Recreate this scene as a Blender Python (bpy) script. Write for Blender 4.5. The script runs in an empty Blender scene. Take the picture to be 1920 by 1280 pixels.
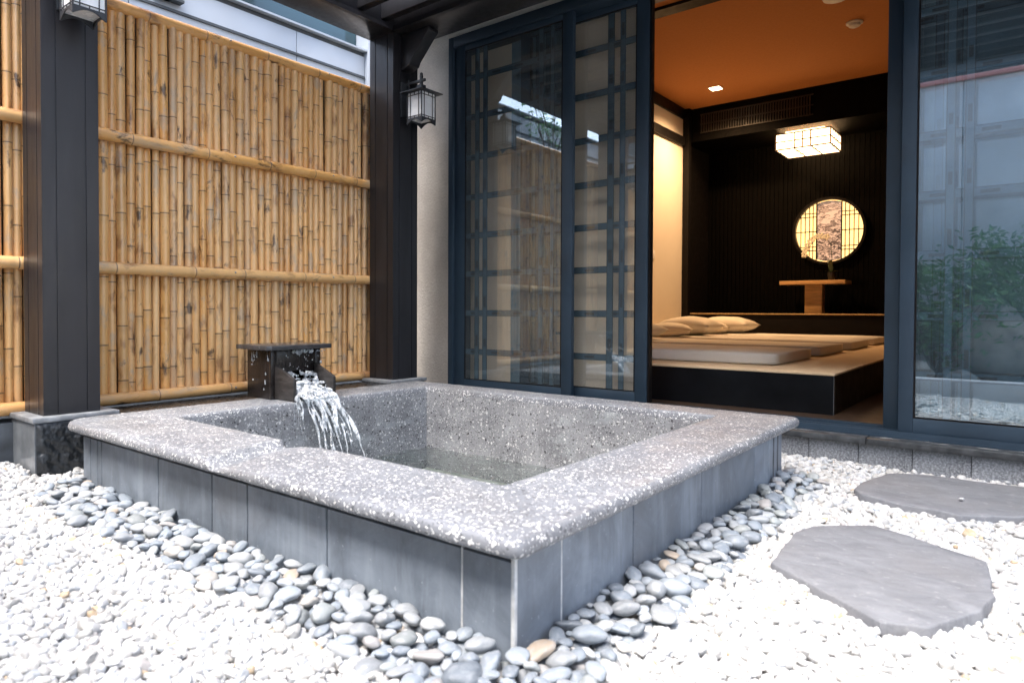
import bpy, bmesh, math, random
import numpy as np
from mathutils import Vector, Matrix, Euler, noise as mnoise

scene = bpy.context.scene
R = math.radians
random.seed(7)
rng = np.random.default_rng(7)

# ------------------------------------------------------------------ camera
cam_d = bpy.data.cameras.new('camera')
cam = bpy.data.objects.new('camera', cam_d)
scene.collection.objects.link(cam)
cam_d.sensor_width = 36.0
cam_d.lens = 23.759
cam_d.shift_x = 0.02389
cam_d.shift_y = -0.01748
cam_d.clip_start = 0.02
cam_d.clip_end = 400
YAW, PIT, ROL = R(-38.8777), R(1.06037), R(0.21851)
fw = Vector((math.sin(YAW)*math.cos(PIT), math.cos(YAW)*math.cos(PIT), -math.sin(PIT)))
r0 = Vector((math.cos(YAW), -math.sin(YAW), 0)); u0 = r0.cross(fw)
rt = r0*math.cos(ROL)+u0*math.sin(ROL); up = u0*math.cos(ROL)-r0*math.sin(ROL)
m3 = Matrix((rt, up, -fw)).transposed().to_4x4()
m3.translation = Vector((0, 0, 0.75))
cam.matrix_world = m3
cam_d.dof.use_dof = True
cam_d.dof.focus_distance = 4.3
cam_d.dof.aperture_fstop = 4.0
scene.camera = cam

# ------------------------------------------------------------------ world, sun, exposure
SUN_EL, SUN_DIR = R(62), Vector((0.05, -1.0))          # light comes from behind the camera, high
world = bpy.data.worlds.new('World'); scene.world = world; world.use_nodes = True
wn = world.node_tree.nodes; wl = world.node_tree.links
bg = wn['Background']
sky = wn.new('ShaderNodeTexSky'); sky.sky_type = 'NISHITA'; sky.sun_disc = False
sky.sun_elevation = SUN_EL
sky.sun_rotation = math.atan2(SUN_DIR.x, SUN_DIR.y)
sky.air_density = 1.0; sky.dust_density = 4.0; sky.ozone_density = 1.0
hs = wn.new('ShaderNodeHueSaturation'); hs.inputs['Saturation'].default_value = .85; hs.inputs['Value'].default_value = 1.0   # thin bright cloud
wl.new(sky.outputs[0], hs.inputs['Color']); wl.new(hs.outputs[0], bg.inputs[0]); bg.inputs[1].default_value = 0.15
sun_d = bpy.data.lights.new('sun', 'SUN'); sun = bpy.data.objects.new('sun', sun_d)
scene.collection.objects.link(sun)
sun_d.energy = 1.0; sun_d.angle = R(35); sun_d.color = (1.0, 0.985, 0.96)
sd = Vector((SUN_DIR.x, SUN_DIR.y, 0)).normalized()*math.cos(SUN_EL)+Vector((0, 0, math.sin(SUN_EL)))
sun.rotation_euler = sd.to_track_quat('Z', 'Y').to_euler()
scene.view_settings.view_transform = 'Standard'
scene.view_settings.look = 'None'
scene.view_settings.gamma = 1.0
scene.view_settings.exposure = 2.44
scene.cycles.use_denoising = True
scene.cycles.max_bounces = 10
scene.cycles.transparent_max_bounces = 12
scene.cycles.caustics_reflective = False
scene.cycles.caustics_refractive = False
scene.cycles.sample_clamp_indirect = 8.0

# ------------------------------------------------------------------ helpers
COL = scene.collection
WLOC = {}
def thing(name, label, cat, loc=(0, 0, 0), group=None, kind=None):
    o = bpy.data.objects.new(name, None); COL.objects.link(o)
    o.location = loc; o.empty_display_size = 0.05
    WLOC[o.name] = Vector(loc)
    tag(o, label, cat, group, kind)
    return o
def tag(o, label=None, cat=None, group=None, kind=None):
    if label: o['label'] = label
    if cat: o['category'] = cat
    if group: o['group'] = group
    if kind: o['kind'] = kind
    return o
def link(name, me, parent=None):
    o = bpy.data.objects.new(name, me); COL.objects.link(o)
    if parent is not None:
        o.parent = parent
        if parent.name in WLOC:
            o.matrix_parent_inverse = Matrix.Translation(-WLOC[parent.name])
        WLOC.setdefault(o.name, Vector((0, 0, 0)))
    else:
        WLOC.setdefault(o.name, Vector((0, 0, 0)))
    return o
def shade(me, smooth, angle=None):
    if smooth:
        me.polygons.foreach_set('use_smooth', [True]*len(me.polygons))
        if angle:
            try: me.set_sharp_from_angle(angle=R(angle))
            except Exception: pass
def mesh_of(name, verts, faces, mat=None, smooth=False, angle=None):
    me = bpy.data.meshes.new(name)
    me.from_pydata([tuple(v) for v in verts], [], [tuple(f) for f in faces]); me.update()
    if mat: me.materials.append(mat)
    shade(me, smooth, angle)
    return me
class MB:
    def __init__(self): self.v = []; self.f = []
    def add(self, vs, fs):
        n = len(self.v); self.v += [tuple(v) for v in vs]; self.f += [tuple(i+n for i in f) for f in fs]; return self
    def box(self, x0, x1, y0, y1, z0, z1):
        vs = [(x0,y0,z0),(x1,y0,z0),(x1,y1,z0),(x0,y1,z0),(x0,y0,z1),(x1,y0,z1),(x1,y1,z1),(x0,y1,z1)]
        return self.add(vs, [(0,3,2,1),(4,5,6,7),(0,1,5,4),(1,2,6,5),(2,3,7,6),(3,0,4,7)])
    def prism(self, poly, z0, z1, axis='z'):
        n = len(poly)
        def P(a, b, c): return (a,b,c) if axis == 'z' else ((c,a,b) if axis == 'x' else (a,c,b))
        vs = [P(a,b,z0) for a,b in poly]+[P(a,b,z1) for a,b in poly]
        fs = [tuple(range(n))[::-1], tuple(range(n,2*n))]+[(i,(i+1)%n,n+(i+1)%n,n+i) for i in range(n)]
        return self.add(vs, fs)
    def tube(self, pts, rad, n=8, cap=True):
        pts = [Vector(p) for p in pts]
        if not hasattr(rad, '__len__'): rad = [rad]*len(pts)
        vs = []; fs = []
        prev = None
        for i, p in enumerate(pts):
            t = (pts[min(i+1,len(pts)-1)]-pts[max(i-1,0)]).normalized()
            a = prev if prev is not None else (Vector((0,0,1)) if abs(t.z) < .9 else Vector((1,0,0)))
            x = (a-t*a.dot(t)).normalized(); y = t.cross(x); prev = x
            for k in range(n):
                c = 2*math.pi*k/n
                vs.append(p+(x*math.cos(c)+y*math.sin(c))*rad[i])
        for i in range(len(pts)-1):
            for k in range(n):
                fs.append((i*n+k, i*n+(k+1)%n, (i+1)*n+(k+1)%n, (i+1)*n+k))
        if cap:
            fs.append(tuple(range(n))[::-1]); fs.append(tuple(range((len(pts)-1)*n, len(pts)*n)))
        return self.add(vs, fs)
    def ball(self, c, r, seg=8, ring=6, sc=(1,1,1)):
        vs = [(c[0],c[1],c[2]+r*sc[2])]; fs = []
        for i in range(1, ring):
            a = math.pi*i/ring
            for k in range(seg):
                b = 2*math.pi*k/seg
                vs.append((c[0]+r*sc[0]*math.sin(a)*math.cos(b), c[1]+r*sc[1]*math.sin(a)*math.sin(b), c[2]+r*sc[2]*math.cos(a)))
        vs.append((c[0],c[1],c[2]-r*sc[2])); last = len(vs)-1
        for k in range(seg): fs.append((0, 1+k, 1+(k+1)%seg))
        for i in range(ring-2):
            for k in range(seg):
                fs.append((1+i*seg+k, 1+(i+1)*seg+k, 1+(i+1)*seg+(k+1)%seg, 1+i*seg+(k+1)%seg))
        for k in range(seg): fs.append((last, 1+(ring-2)*seg+(k+1)%seg, 1+(ring-2)*seg+k))
        return self.add(vs, fs)
    def mesh(self, name, mat, smooth=False, angle=None, bevel=0, seg=2):
        bm = bmesh.new()
        vv = [bm.verts.new(v) for v in self.v]
        for f in self.f:
            try: bm.faces.new([vv[i] for i in f])
            except ValueError: pass
        bmesh.ops.recalc_face_normals(bm, faces=bm.faces)
        if bevel:
            es = [e for e in bm.edges if len(e.link_faces) == 2 and e.calc_face_angle(0) > R(25)]
            bmesh.ops.bevel(bm, geom=es, offset=bevel, segments=seg, profile=.5, affect='EDGES', clamp_overlap=True)
        me = bpy.data.meshes.new(name); bm.to_mesh(me); bm.free()
        me.materials.append(mat)
        shade(me, smooth or bevel > 0, angle or 40)
        return me
    def build(self, name, mat, parent=None, **k):
        return link(name, self.mesh(name, mat, **k), parent)
def B(*a): return MB().box(*a)

# ------------------------------------------------------------------ materials
class NT:
    def __init__(self, name):
        self.m = bpy.data.materials.new(name); self.m.use_nodes = True
        self.t = self.m.node_tree; self.n = self.t.nodes; self.l = self.t.links
        self.out = self.n['Material Output']; self.p = self.n['Principled BSDF']
    def new(self, typ, **kw):
        nd = self.n.new('ShaderNode'+typ)
        for k, v in kw.items():
            if k.startswith('i_'):
                key = k[2:]; nd.inputs[int(key) if key.isdigit() else key.replace('_', ' ')].default_value = v
            else: setattr(nd, k, v)
        return nd
    def L(self, a, b):
        self.l.new(a, b); return self
    def coord(self, which='Object', scale=(1,1,1), add=None):
        tc = self.new('TexCoord'); mp = self.new('Mapping'); mp.inputs['Scale'].default_value = scale
        self.L(tc.outputs[which], mp.inputs['Vector'])
        if add is not None: self.L(add, mp.inputs['Location'])
        return mp.outputs[0]
    def noise(self, vec, scale=5, detail=4, rough=.55, dist=0):
        n = self.new('TexNoise'); n.inputs['Scale'].default_value = scale; n.inputs['Detail'].default_value = detail
        n.inputs['Roughness'].default_value = rough; n.inputs['Distortion'].default_value = dist
        self.L(vec, n.inputs['Vector']); return n.outputs['Fac']
    def ramp(self, fac, stops, interp='LINEAR'):
        r = self.new('ValToRGB'); cr = r.color_ramp; cr.interpolation = interp
        while len(cr.elements) < len(stops): cr.elements.new(.5)
        for e, (p, c) in zip(cr.elements, stops):
            e.position = p; e.color = (c, c, c, 1) if not hasattr(c, '__len__') else (*c[:3], 1)
        self.L(fac, r.inputs[0]); return r.outputs[0]
    def mix(self, fac, a, b, typ='MIX'):
        m = self.new('Mix', data_type='RGBA', blend_type=typ)
        for s, v in ((m.inputs[0], fac), (m.inputs[6], a), (m.inputs[7], b)):
            if hasattr(v, 'links') or isinstance(v, bpy.types.NodeSocket): self.L(v, s)
            elif hasattr(v, '__len__'): s.default_value = (*v[:3], 1)
            else: s.default_value = v
        return m.outputs[2]
    def math(self, op, a, b=0.0, clamp=False):
        m = self.new('Math', operation=op); m.use_clamp = clamp
        for s, v in ((m.inputs[0], a), (m.inputs[1], b)):
            if isinstance(v, bpy.types.NodeSocket): self.L(v, s)
            else: s.default_value = v
        return m.outputs[0]
    def bump(self, h, strength=.3, dist=.01):
        b = self.new('Bump'); b.inputs['Strength'].default_value = strength; b.inputs['Distance'].default_value = dist
        self.L(h, b.inputs['Height']); self.L(b.outputs[0], self.p.inputs['Normal']); return self
    def set(self, **kw):
        for k, v in kw.items():
            s = self.p.inputs[k.replace('_', ' ')]
            if isinstance(v, bpy.types.NodeSocket): self.L(v, s)
            elif hasattr(v, '__len__') and len(v) == 3 and s.type == 'RGBA': s.default_value = (*v, 1)
            else: s.default_value = v
        return self

def simple(name, col, rough=.6, metal=0, var=.15, scale=8, bump=0, bscale=60, stretch=(1,1,1), spec=None):
    t = NT(name); v = t.coord('Object', stretch)
    f = t.noise(v, scale, 5)
    a = tuple(c*(1-var) for c in col); b = tuple(min(1, c*(1+var)) for c in col)
    t.set(Base_Color=t.ramp(f, [(.3, a), (.7, b)]), Roughness=t.ramp(t.noise(v, scale*2.3, 3), [(.3, max(0, rough-.07)), (.7, min(1, rough+.07))]), Metallic=metal)
    if spec is not None: t.p.inputs['Specular IOR Level'].default_value = spec
    if bump: t.bump(t.noise(v, bscale, 4), bump, .01)
    return t.m

def m_terrazzo(name, wet=False):
    t = NT(name); v = t.coord('Object')
    nz = t.new('TexNoise'); nz.inputs['Scale'].default_value = 60; t.L(v, nz.inputs['Vector'])
    wv = t.new('VectorMath', operation='MULTIPLY_ADD'); t.L(nz.outputs['Color'], wv.inputs[0]); wv.inputs[1].default_value = (.02,)*3; t.L(v, wv.inputs[2])
    wv = wv.outputs[0]
    base = t.mix(t.ramp(t.noise(v, 5, 5), [(.35, 0), (.68, 1)]), (.140,.150,.168) if not wet else (.21,.214,.226), (.200,.212,.232) if not wet else (.33,.335,.35))
    if not wet:
        warm = t.ramp(t.noise(v, 2.2, 4), [(.5, 0), (.75, .6)])
        base = t.mix(warm, base, (.195,.188,.18))
    def chips(scale, lo, hi, keep):
        vo = t.new('TexVoronoi'); vo.inputs['Scale'].default_value = scale; t.L(wv, vo.inputs['Vector'])
        sep = t.new('SeparateColor'); t.L(vo.outputs['Color'], sep.inputs[0])
        r = t.math('MULTIPLY', sep.outputs[0], hi-lo); r = t.math('ADD', r, lo)
        inside = t.math('LESS_THAN', vo.outputs['Distance'], r)
        k = t.math('LESS_THAN', sep.outputs[1], keep)
        return t.math('MULTIPLY', inside, k), sep.outputs[2]
    w1, c1 = chips(52 if wet else 90, .18, .44, .62 if wet else .44)
    w2, c2 = chips(120 if wet else 140, .2, .42, .45 if wet else .36)
    d1, c3 = chips(64 if wet else 88, .20, .42, .5)
    d2, c4 = chips(130, .2, .4, .3)
    dark = t.mix(c3, (.012,.012,.014), (.075,.073,.075))
    col = t.mix(t.math('MULTIPLY', d2, .8 if wet else .55), base, dark)
    col = t.mix(t.math('MULTIPLY', d1, .95 if wet else .55), col, dark)
    col = t.mix(w2, col, t.mix(c2, (.34,.34,.34), (.66,.66,.65)))
    col = t.mix(w1, col, t.mix(c1, (.42,.42,.42), (.74,.74,.73)))
    if wet:
        st = t.ramp(t.noise(t.coord('Object', (1.4,1.4,3.2)), 2.3, 5, .6, .4), [(.54, 0), (.72, .42)])
        col = t.mix(st, col, (.52,.56,.58))
        blot = t.ramp(t.noise(v, 3.1, 4, .6, .6), [(.56, 0), (.66, .35)])
        col = t.mix(blot, col, (.10,.10,.11))
    t.set(Base_Color=col, Roughness=t.ramp(t.noise(v, 9, 4), [(.3, .24 if wet else .34), (.7, .42 if wet else .55)]))
    t.bump(t.math('ADD', t.noise(v, 120, 3), t.math('MULTIPLY', t.math('ADD', w1, w2), .5)), .18 if wet else .3, .003)
    return t.m
M = {}
M['terrazzo'] = m_terrazzo('terrazzo')
M['terrazzo_wet'] = m_terrazzo('terrazzo_wet', True)

def m_slate():
    t = NT('slate_tile'); oi = t.new('ObjectInfo')
    v = t.coord('Object', (1,1,1))
    vs = t.coord('Object', (9,9,.7))
    a = t.noise(v, 5.5, 7, .66, .8); b = t.noise(t.coord('Object', (5,5,.8)), 2.0, 6, .65, .5)
    col = t.ramp(a, [(.30, (.100,.120,.146)), (.5, (.155,.183,.220)), (.68, (.215,.25,.295))])
    col = t.mix(t.ramp(b, [(.52, 0), (.68, .5)]), col, (.29,.335,.385))
    col = t.mix(t.ramp(t.noise(vs, 6, 4), [(.56, 0), (.74, .4)]), col, (.105,.118,.138))
    spk = t.ramp(t.noise(v, 90, 2), [(.71, 0), (.76, .55)])
    col = t.mix(spk, col, (.42,.45,.48))
    col = t.mix(t.ramp(t.noise(v, 2.1, 3), [(.55, 0), (.7, .35)]), col, (.215,.205,.20))
    hue = t.new('HueSaturation'); t.L(col, hue.inputs['Color'])
    t.L(t.math('ADD', t.math('MULTIPLY', oi.outputs['Random'], .3), .85), hue.inputs['Value'])
    t.set(Base_Color=hue.outputs[0], Roughness=t.ramp(a, [(.3, .38), (.7, .6)]))
    t.bump(t.noise(v, 35, 5), .18, .004)
    return t.m
M['slate'] = m_slate()
M['grout_white'] = simple('pale_grout', (.55,.56,.56), .85, var=.25, scale=30)
M['grout_dark'] = simple('dark_grout', (.10,.105,.115), .85, var=.35, scale=20)

def m_bamboo(name, rail=False):
    t = NT(name); oi = t.new('ObjectInfo')
    off = t.new('CombineXYZ'); r = oi.outputs['Random']
    t.L(t.math('MULTIPLY', r, 37.0), off.inputs[0]); t.L(t.math('MULTIPLY', r, 91.0), off.inputs[2])
    v = t.coord('Object', (1,1,1), off.outputs[0]); vl = t.coord('Object', (2.2,2.2,1), off.outputs[0]); vf = t.coord('Object', (60,60,1.2), off.outputs[0])
    base = t.ramp(r, [(0, (.48,.235,.075)), (.18, (.72,.40,.15)), (.36, (.84,.49,.20)), (.5, (.58,.31,.105)), (.62, (.86,.53,.225)), (.78, (.62,.39,.20)), (.9, (.78,.42,.135)), (1, (.66,.34,.105))])
    big = t.noise(vl, 1.4, 4, .6)
    col = t.mix(t.ramp(big, [(.42, 0), (.62, .55)]), base, (.86,.54,.24))
    col = t.mix(t.ramp(t.noise(vf, 1.5, 4), [(.5, 0), (.75, .16)]), col, (.36,.20,.085))
    # brown scorch marks and grey weathering, in patches
    sc = t.ramp(t.noise(vl, 4.2, 5, .6, .2), [(.55, 0), (.66, .72)])
    col = t.mix(sc, col, (.23,.095,.032))
    gy = t.ramp(t.noise(t.coord('Object', (2.5,2.5,1.3), off.outputs[0]), 3.4, 5, .62, .3), [(.55, 0), (.64, .55)])
    col = t.mix(gy, col, (.42,.35,.26))
    bk = t.ramp(t.noise(vl, 5.5, 5, .62, .3), [(.605, 0), (.68, .88)])
    col = t.mix(bk, col, (.055,.032,.02))
    sp = t.ramp(t.noise(v, 130, 2), [(.69, 0), (.74, .5)])
    col = t.mix(sp, col, (.16,.08,.035))
    at = t.new('Attribute', attribute_name='node_line'); 
    col = t.mix(t.math('MULTIPLY', at.outputs['Fac'], .85), col, (.075,.05,.033))
    t.set(Base_Color=col, Roughness=t.ramp(big, [(.3, .20), (.7, .38)]))
    t.p.inputs['Coat Weight'].default_value = .5; t.p.inputs['Coat Roughness'].default_value = .2
    t.bump(t.noise(vf, 2, 3), .12, .002)
    return t.m
M['bamboo'] = m_bamboo('bamboo')
M['metal'] = simple('dark_brown_metal', (.014,.014,.017), .38, var=.3, scale=14, bump=.05, bscale=200, stretch=(1,1,.15), spec=.5)
M['alu'] = simple('blue_grey_aluminium', (.024,.042,.064), .42, var=.12, scale=5, bump=.03, bscale=300, spec=.35)
M['blackstone'] = simple('black_stone', (.020,.023,.027), .3, var=.4, scale=25, bump=.15, bscale=50)
M['rockface'] = simple('split_black_stone', (.022,.026,.030), .38, var=.55, scale=22, bump=.5, bscale=70)
M['plinthstone'] = simple('polished_grey_stone', (.17,.185,.20), .14, var=.3, scale=9)
M['capstone'] = simple('grey_cap_stone', (.22,.235,.25), .45, var=.35, scale=20, bump=.1)
def m_step():
    t = NT('stepping_slate'); v = t.coord('Object'); va = t.coord('Object', (1.4,2.6,1))
    a = t.noise(va, 6, 8, .68, .8); b = t.noise(v, 3, 5)
    col = t.mix(t.ramp(a, [(.35, 0), (.65, 1)]), (.128,.133,.146), (.188,.194,.208))
    col = t.mix(t.ramp(b, [(.5, 0), (.7, .5)]), col, (.165,.162,.166))
    col = t.mix(t.ramp(t.noise(v, 45, 3), [(.62, 0), (.7, .35)]), col, (.30,.30,.30))
    col = t.mix(t.ramp(t.noise(v, 16, 4, .6, 1), [(.66, 0), (.72, .5)]), col, (.085,.088,.095))
    t.set(Base_Color=col, Roughness=.68); t.bump(t.math('ADD', a, t.math('MULTIPLY', t.noise(v, 60, 4), .3)), .55, .012); return t.m
M['stepstone'] = m_step()
M['ledge'] = simple('black_ledge_stone', (.018,.020,.023), .3, var=.4, scale=12)
M['kerb'] = simple('black_kerb', (.05,.058,.068), .4, var=.4, scale=12)
M['water_dark_wood'] = simple('wet_black_wood', (.014,.011,.010), .2, var=.6, scale=10, bump=.25, bscale=40, stretch=(6,6,1))
M['lidstone'] = simple('wet_slate_lid', (.045,.045,.048), .22, var=.4, scale=18, bump=.1)
M['board_grey'] = simple('worn_grey_board', (.032,.029,.028), .35, var=.55, scale=9, bump=.3, bscale=30, stretch=(1,5,5))

def m_stucco():
    t = NT('beige_stucco'); v = t.coord('Object')
    col = t.mix(t.ramp(t.noise(v, 3.0, 6, .65), [(.35, 0), (.68, 1)]), (.50,.45,.39), (.63,.58,.515)); col = t.mix(t.ramp(t.noise(v, 60, 4, .7), [(.4, 0), (.7, .25)]), col, (.32,.28,.24))
    t.set(Base_Color=col, Roughness=.9); t.bump(t.noise(v, 60, 5, .7), 0.7, .012); return t.m
M['stucco'] = m_stucco()
def m_granite():
    t = NT('grey_granite'); v = t.coord('Object'); oi = t.new('ObjectInfo')
    a = t.noise(v, 110, 4, .7)
    col = t.ramp(a, [(.36, (.06,.065,.075)), (.5, (.17,.18,.195)), (.64, (.36,.375,.39))])
    col = t.mix(t.ramp(t.noise(v, 7, 4), [(.4, 0), (.7, .5)]), col, (.30,.32,.345))
    h = t.new('HueSaturation'); t.L(col, h.inputs['Color']); t.L(t.math('ADD', t.math('MULTIPLY', oi.outputs['Random'], .35), .8), h.inputs['Value'])
    t.set(Base_Color=h.outputs[0], Roughness=.6); return t.m
M['granite'] = m_granite()
def m_sill():
    t = NT('dark_sill_stone'); v = t.coord('Object')
    col = t.mix(t.ramp(t.noise(v, 30, 5), [(.4, 0), (.7, 1)]), (.022,.025,.028), (.06,.065,.07))
    lime = t.math('MULTIPLY', t.ramp(t.noise(t.coord('Object', (1,3,1)), 16, 5, .7, .5), [(.53, 0), (.6, 1)]), 1.0)
    gx = t.new('SeparateXYZ'); t.L(v, gx.inputs[0])
    band = t.math('GREATER_THAN', gx.outputs[1], 3.634)
    col = t.mix(t.math('MULTIPLY', t.math('MULTIPLY', lime, band), .8), col, (.5,.5,.5))
    t.set(Base_Color=col, Roughness=.4); t.bump(t.noise(v, 60, 4), .2, .005); return t.m
M['sill'] = m_sill()

def m_glass(name, tint, refl, haze=.1):
    t = NT(name); t.n.remove(t.p)
    tr = t.new('BsdfTransparent'); tr.inputs[0].default_value = (*tint, 1)
    gl = t.new('BsdfGlossy'); gl.inputs['Roughness'].default_value = .004; gl.inputs[0].default_value = (.86,.95,1.0,1)
    lw = t.new('LayerWeight'); lw.inputs[0].default_value = .5
    f = t.math('ADD', t.math('MULTIPLY', t.math('POWER', lw.outputs['Facing'], 4.0), .8), refl, True)
    df = t.new('BsdfDiffuse'); df.inputs[0].default_value = (.52,.62,.68,1)     # milky haze of the pane, painted in as diffuse colour
    bs = t.new('MixShader'); t.L(t.math('MULTIPLY', t.ramp(t.noise(t.coord('Object', (1,1,.6)), 2.5, 5), [(.3, .75), (.7, 1.25)]), haze), bs.inputs[0]); t.L(tr.outputs[0], bs.inputs[1]); t.L(df.outputs[0], bs.inputs[2])
    mx = t.new('MixShader'); t.L(f, mx.inputs[0]); t.L(bs.outputs[0], mx.inputs[1]); t.L(gl.outputs[0], mx.inputs[2])
    t.L(mx.outputs[0], t.out.inputs[0]); return t.m
M['glass'] = m_glass('door_glass', (.95,.975,.985), .14, .032)
M['glass_r'] = m_glass('door_glass_coated', (.88,.94,.97), .15, .022)
M['muntin'] = simple('teal_grille_bar', (.045,.085,.115), .5, var=.1)
M['muntin_clip'] = simple('grille_clip', (.012,.018,.024), .6)
M['blind'] = simple('beige_blind', (.86,.67,.49), .9, var=.04, scale=2)
M['darkcol'] = simple('slate_blue_panel', (.16,.235,.285), .6, var=.1)

def m_gravel():
    t = NT('white_gravel'); 
    at = t.new('Attribute', attribute_name='tone', attribute_type='INSTANCER')
    f = at.outputs['Fac']
    col = t.ramp(f, [(0, (.38,.375,.36)), (.26, (.46,.46,.455)), (.56, (.52,.52,.52)), (.78, (.42,.435,.45)), (.91, (.34,.365,.39)), (.95, (.38,.36,.35)), (.972, (.42,.32,.21)), (.99, (.42,.46,.51)), (1, (.36,.34,.33))], 'CONSTANT')
    v = t.coord('Object')
    col = t.mix(t.ramp(t.noise(v, 1.6, 3), [(.4, 0), (.75, .35)]), col, (.40,.39,.375))
    t.set(Base_Color=col, Roughness=.55)
    t.p.inputs['Subsurface Weight'].default_value = 0
    return t.m
M['gravel'] = m_gravel()
M['gravel_bed'] = simple('gravel_bed', (.42,.40,.38), .9, var=.3, scale=60)
def m_pebble(grouped=False):
    t = NT('river_pebble'); oi = t.new('ObjectInfo'); v = t.coord('Object')
    at = t.new('Attribute', attribute_name='tone_col')
    col = t.mix(1.0, oi.outputs['Color'], at.outputs['Color'], 'MIX') if grouped else oi.outputs['Color']
    col = t.mix(t.ramp(t.noise(v, 1.7, 4, .6, .6), [(.45, 0), (.7, .45)]), col, (.36,.37,.38))
    col = t.mix(t.ramp(t.noise(v, 14, 4), [(.6, 0), (.75, .3)]), col, (.14,.15,.16))
    t.set(Base_Color=col, Roughness=.55); t.bump(t.noise(v, 12, 4), .12, .02); return t.m
M['pebble'] = m_pebble(); M['pebble_mass'] = m_pebble(True)

def m_pool():
    t = NT('bath_water'); v = t.coord('Object')
    t.set(Base_Color=(.80,.90,.90), Roughness=.03, IOR=1.33); t.p.inputs['Transmission Weight'].default_value = 1.0
    t.bump(t.math('ADD', t.noise(v, 11, 3, .5, 1.2), t.math('MULTIPLY', t.noise(v, 30, 2, .5, .8), .4)), .8, .04)
    # light passes the surface
    tr = t.new('BsdfTransparent'); tr.inputs[0].default_value = (.88,.94,.92,1)
    mx = t.new('MixShader'); mx.inputs[0].default_value = .55
    t.L(tr.outputs[0], mx.inputs[1]); t.L(t.p.outputs[0], mx.inputs[2]); t.L(mx.outputs[0], t.out.inputs[0])
    return t.m
M['pool'] = m_pool()
def m_falls():
    t = NT('falling_water')
    f = t.noise(t.coord('Object', (22,60,16)), 1.0, 6, .65, 1.2)
    foam = t.ramp(f, [(.40, .03), (.56, .85)])
    dif = t.new('BsdfDiffuse'); dif.inputs[0].default_value = (.86,.90,.94,1)
    tl = t.new('BsdfTranslucent'); tl.inputs[0].default_value = (.80,.86,.92,1)
    fm = t.new('MixShader'); fm.inputs[0].default_value = .4; t.L(dif.outputs[0], fm.inputs[1]); t.L(tl.outputs[0], fm.inputs[2])
    tr = t.new('BsdfTransparent'); tr.inputs[0].default_value = (.93,.96,.97,1)
    gl = t.new('BsdfGlossy'); gl.inputs['Roughness'].default_value = .05
    lw = t.new('LayerWeight'); lw.inputs[0].default_value = .4
    w = t.new('MixShader'); t.L(t.math('ADD', lw.outputs['Facing'], .10, True), w.inputs[0]); t.L(tr.outputs[0], w.inputs[1]); t.L(gl.outputs[0], w.inputs[2])
    mx = t.new('MixShader'); t.L(foam, mx.inputs[0]); t.L(w.outputs[0], mx.inputs[1]); t.L(fm.outputs[0], mx.inputs[2])
    t.L(mx.outputs[0], t.out.inputs[0])
    b = t.new('Bump'); b.inputs['Strength'].default_value = .6; b.inputs['Distance'].default_value = .01; t.L(f, b.inputs['Height'])
    t.L(b.outputs[0], gl.inputs['Normal']); t.L(b.outputs[0], dif.inputs['Normal'])
    return t.m
M['falls'] = m_falls()

# interior
M['room_white'] = simple('cream_wall_paint', (.72,.66,.56), .85, var=.03, scale=2)
M['ceiling'] = simple('ceiling_warm_bounce', (.50,.205,.062), .9, var=.05, scale=40, bump=.2, bscale=120)  # orange of the warm lamp bounce is put into the base colour
M['black_trim'] = simple('black_lacquer', (.006,.005,.005), .45, var=.3, spec=.2)
M['black_board'] = simple('black_stained_boards', (.0016,.0013,.0010), .5, var=.5, scale=12, bump=.4, bscale=20, stretch=(8,8,.5), spec=.06)
M['vent'] = simple('dark_vent_lattice', (.014,.010,.006), .5, var=.3)
M['bench'] = simple('black_bench', (.006,.005,.005), .5, var=.3, spec=.15)
M['platform_side'] = simple('black_platform_panel', (.006,.007,.009), .4, var=.4, scale=6, spec=.2)
M['mat_top'] = simple('tan_mat', (.70,.53,.34), .75, var=.07, scale=16, stretch=(1,10,1))
M['mattress'] = simple('cream_mattress', (.78,.74,.68), .9, var=.03, scale=4, bump=.12, bscale=14)
M['pillow'] = simple('cream_pillow', (.80,.74,.64), .9, var=.05, scale=5, bump=.3, bscale=9)
M['lightwood'] = simple('pale_oak', (.62,.36,.15), .5, var=.25, scale=6, stretch=(1,1,6), bump=.1)
M['floorwood'] = simple('brown_floor', (.055,.034,.022), .45, var=.4, scale=5, stretch=(1.5,9,1))
M['white_plastic'] = simple('white_plastic', (.75,.74,.72), .45, var=.02)
M['rope'] = simple('straw_rope', (.50,.34,.16), .8, var=.5, scale=90)
def emis(name, col, s):
    t = NT(name); t.set(Base_Color=col, Roughness=.6); t.p.inputs['Emission Color'].default_value = (*col, 1); t.p.inputs['Emission Strength'].default_value = s
    return t.m
M['paper_lit'] = emis('lit_lantern_paper', (1.0,.63,.31), 1.7)
M['disc_lit'] = emis('lit_round_window', (1.0,.60,.22), .42)
M['downlight'] = emis('downlight_lens', (1.0,.70,.40), 6.0)
M['frost'] = simple('frosted_glass', (.72,.75,.78), .25, var=.02)
M['orchid'] = simple('orchid_petal', (.80,.76,.62), .6, var=.1)
M['leaf'] = simple('orchid_leaf', (.03,.06,.02), .4, var=.3)
M['pot'] = simple('dark_pot', (.02,.018,.016), .3)
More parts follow.
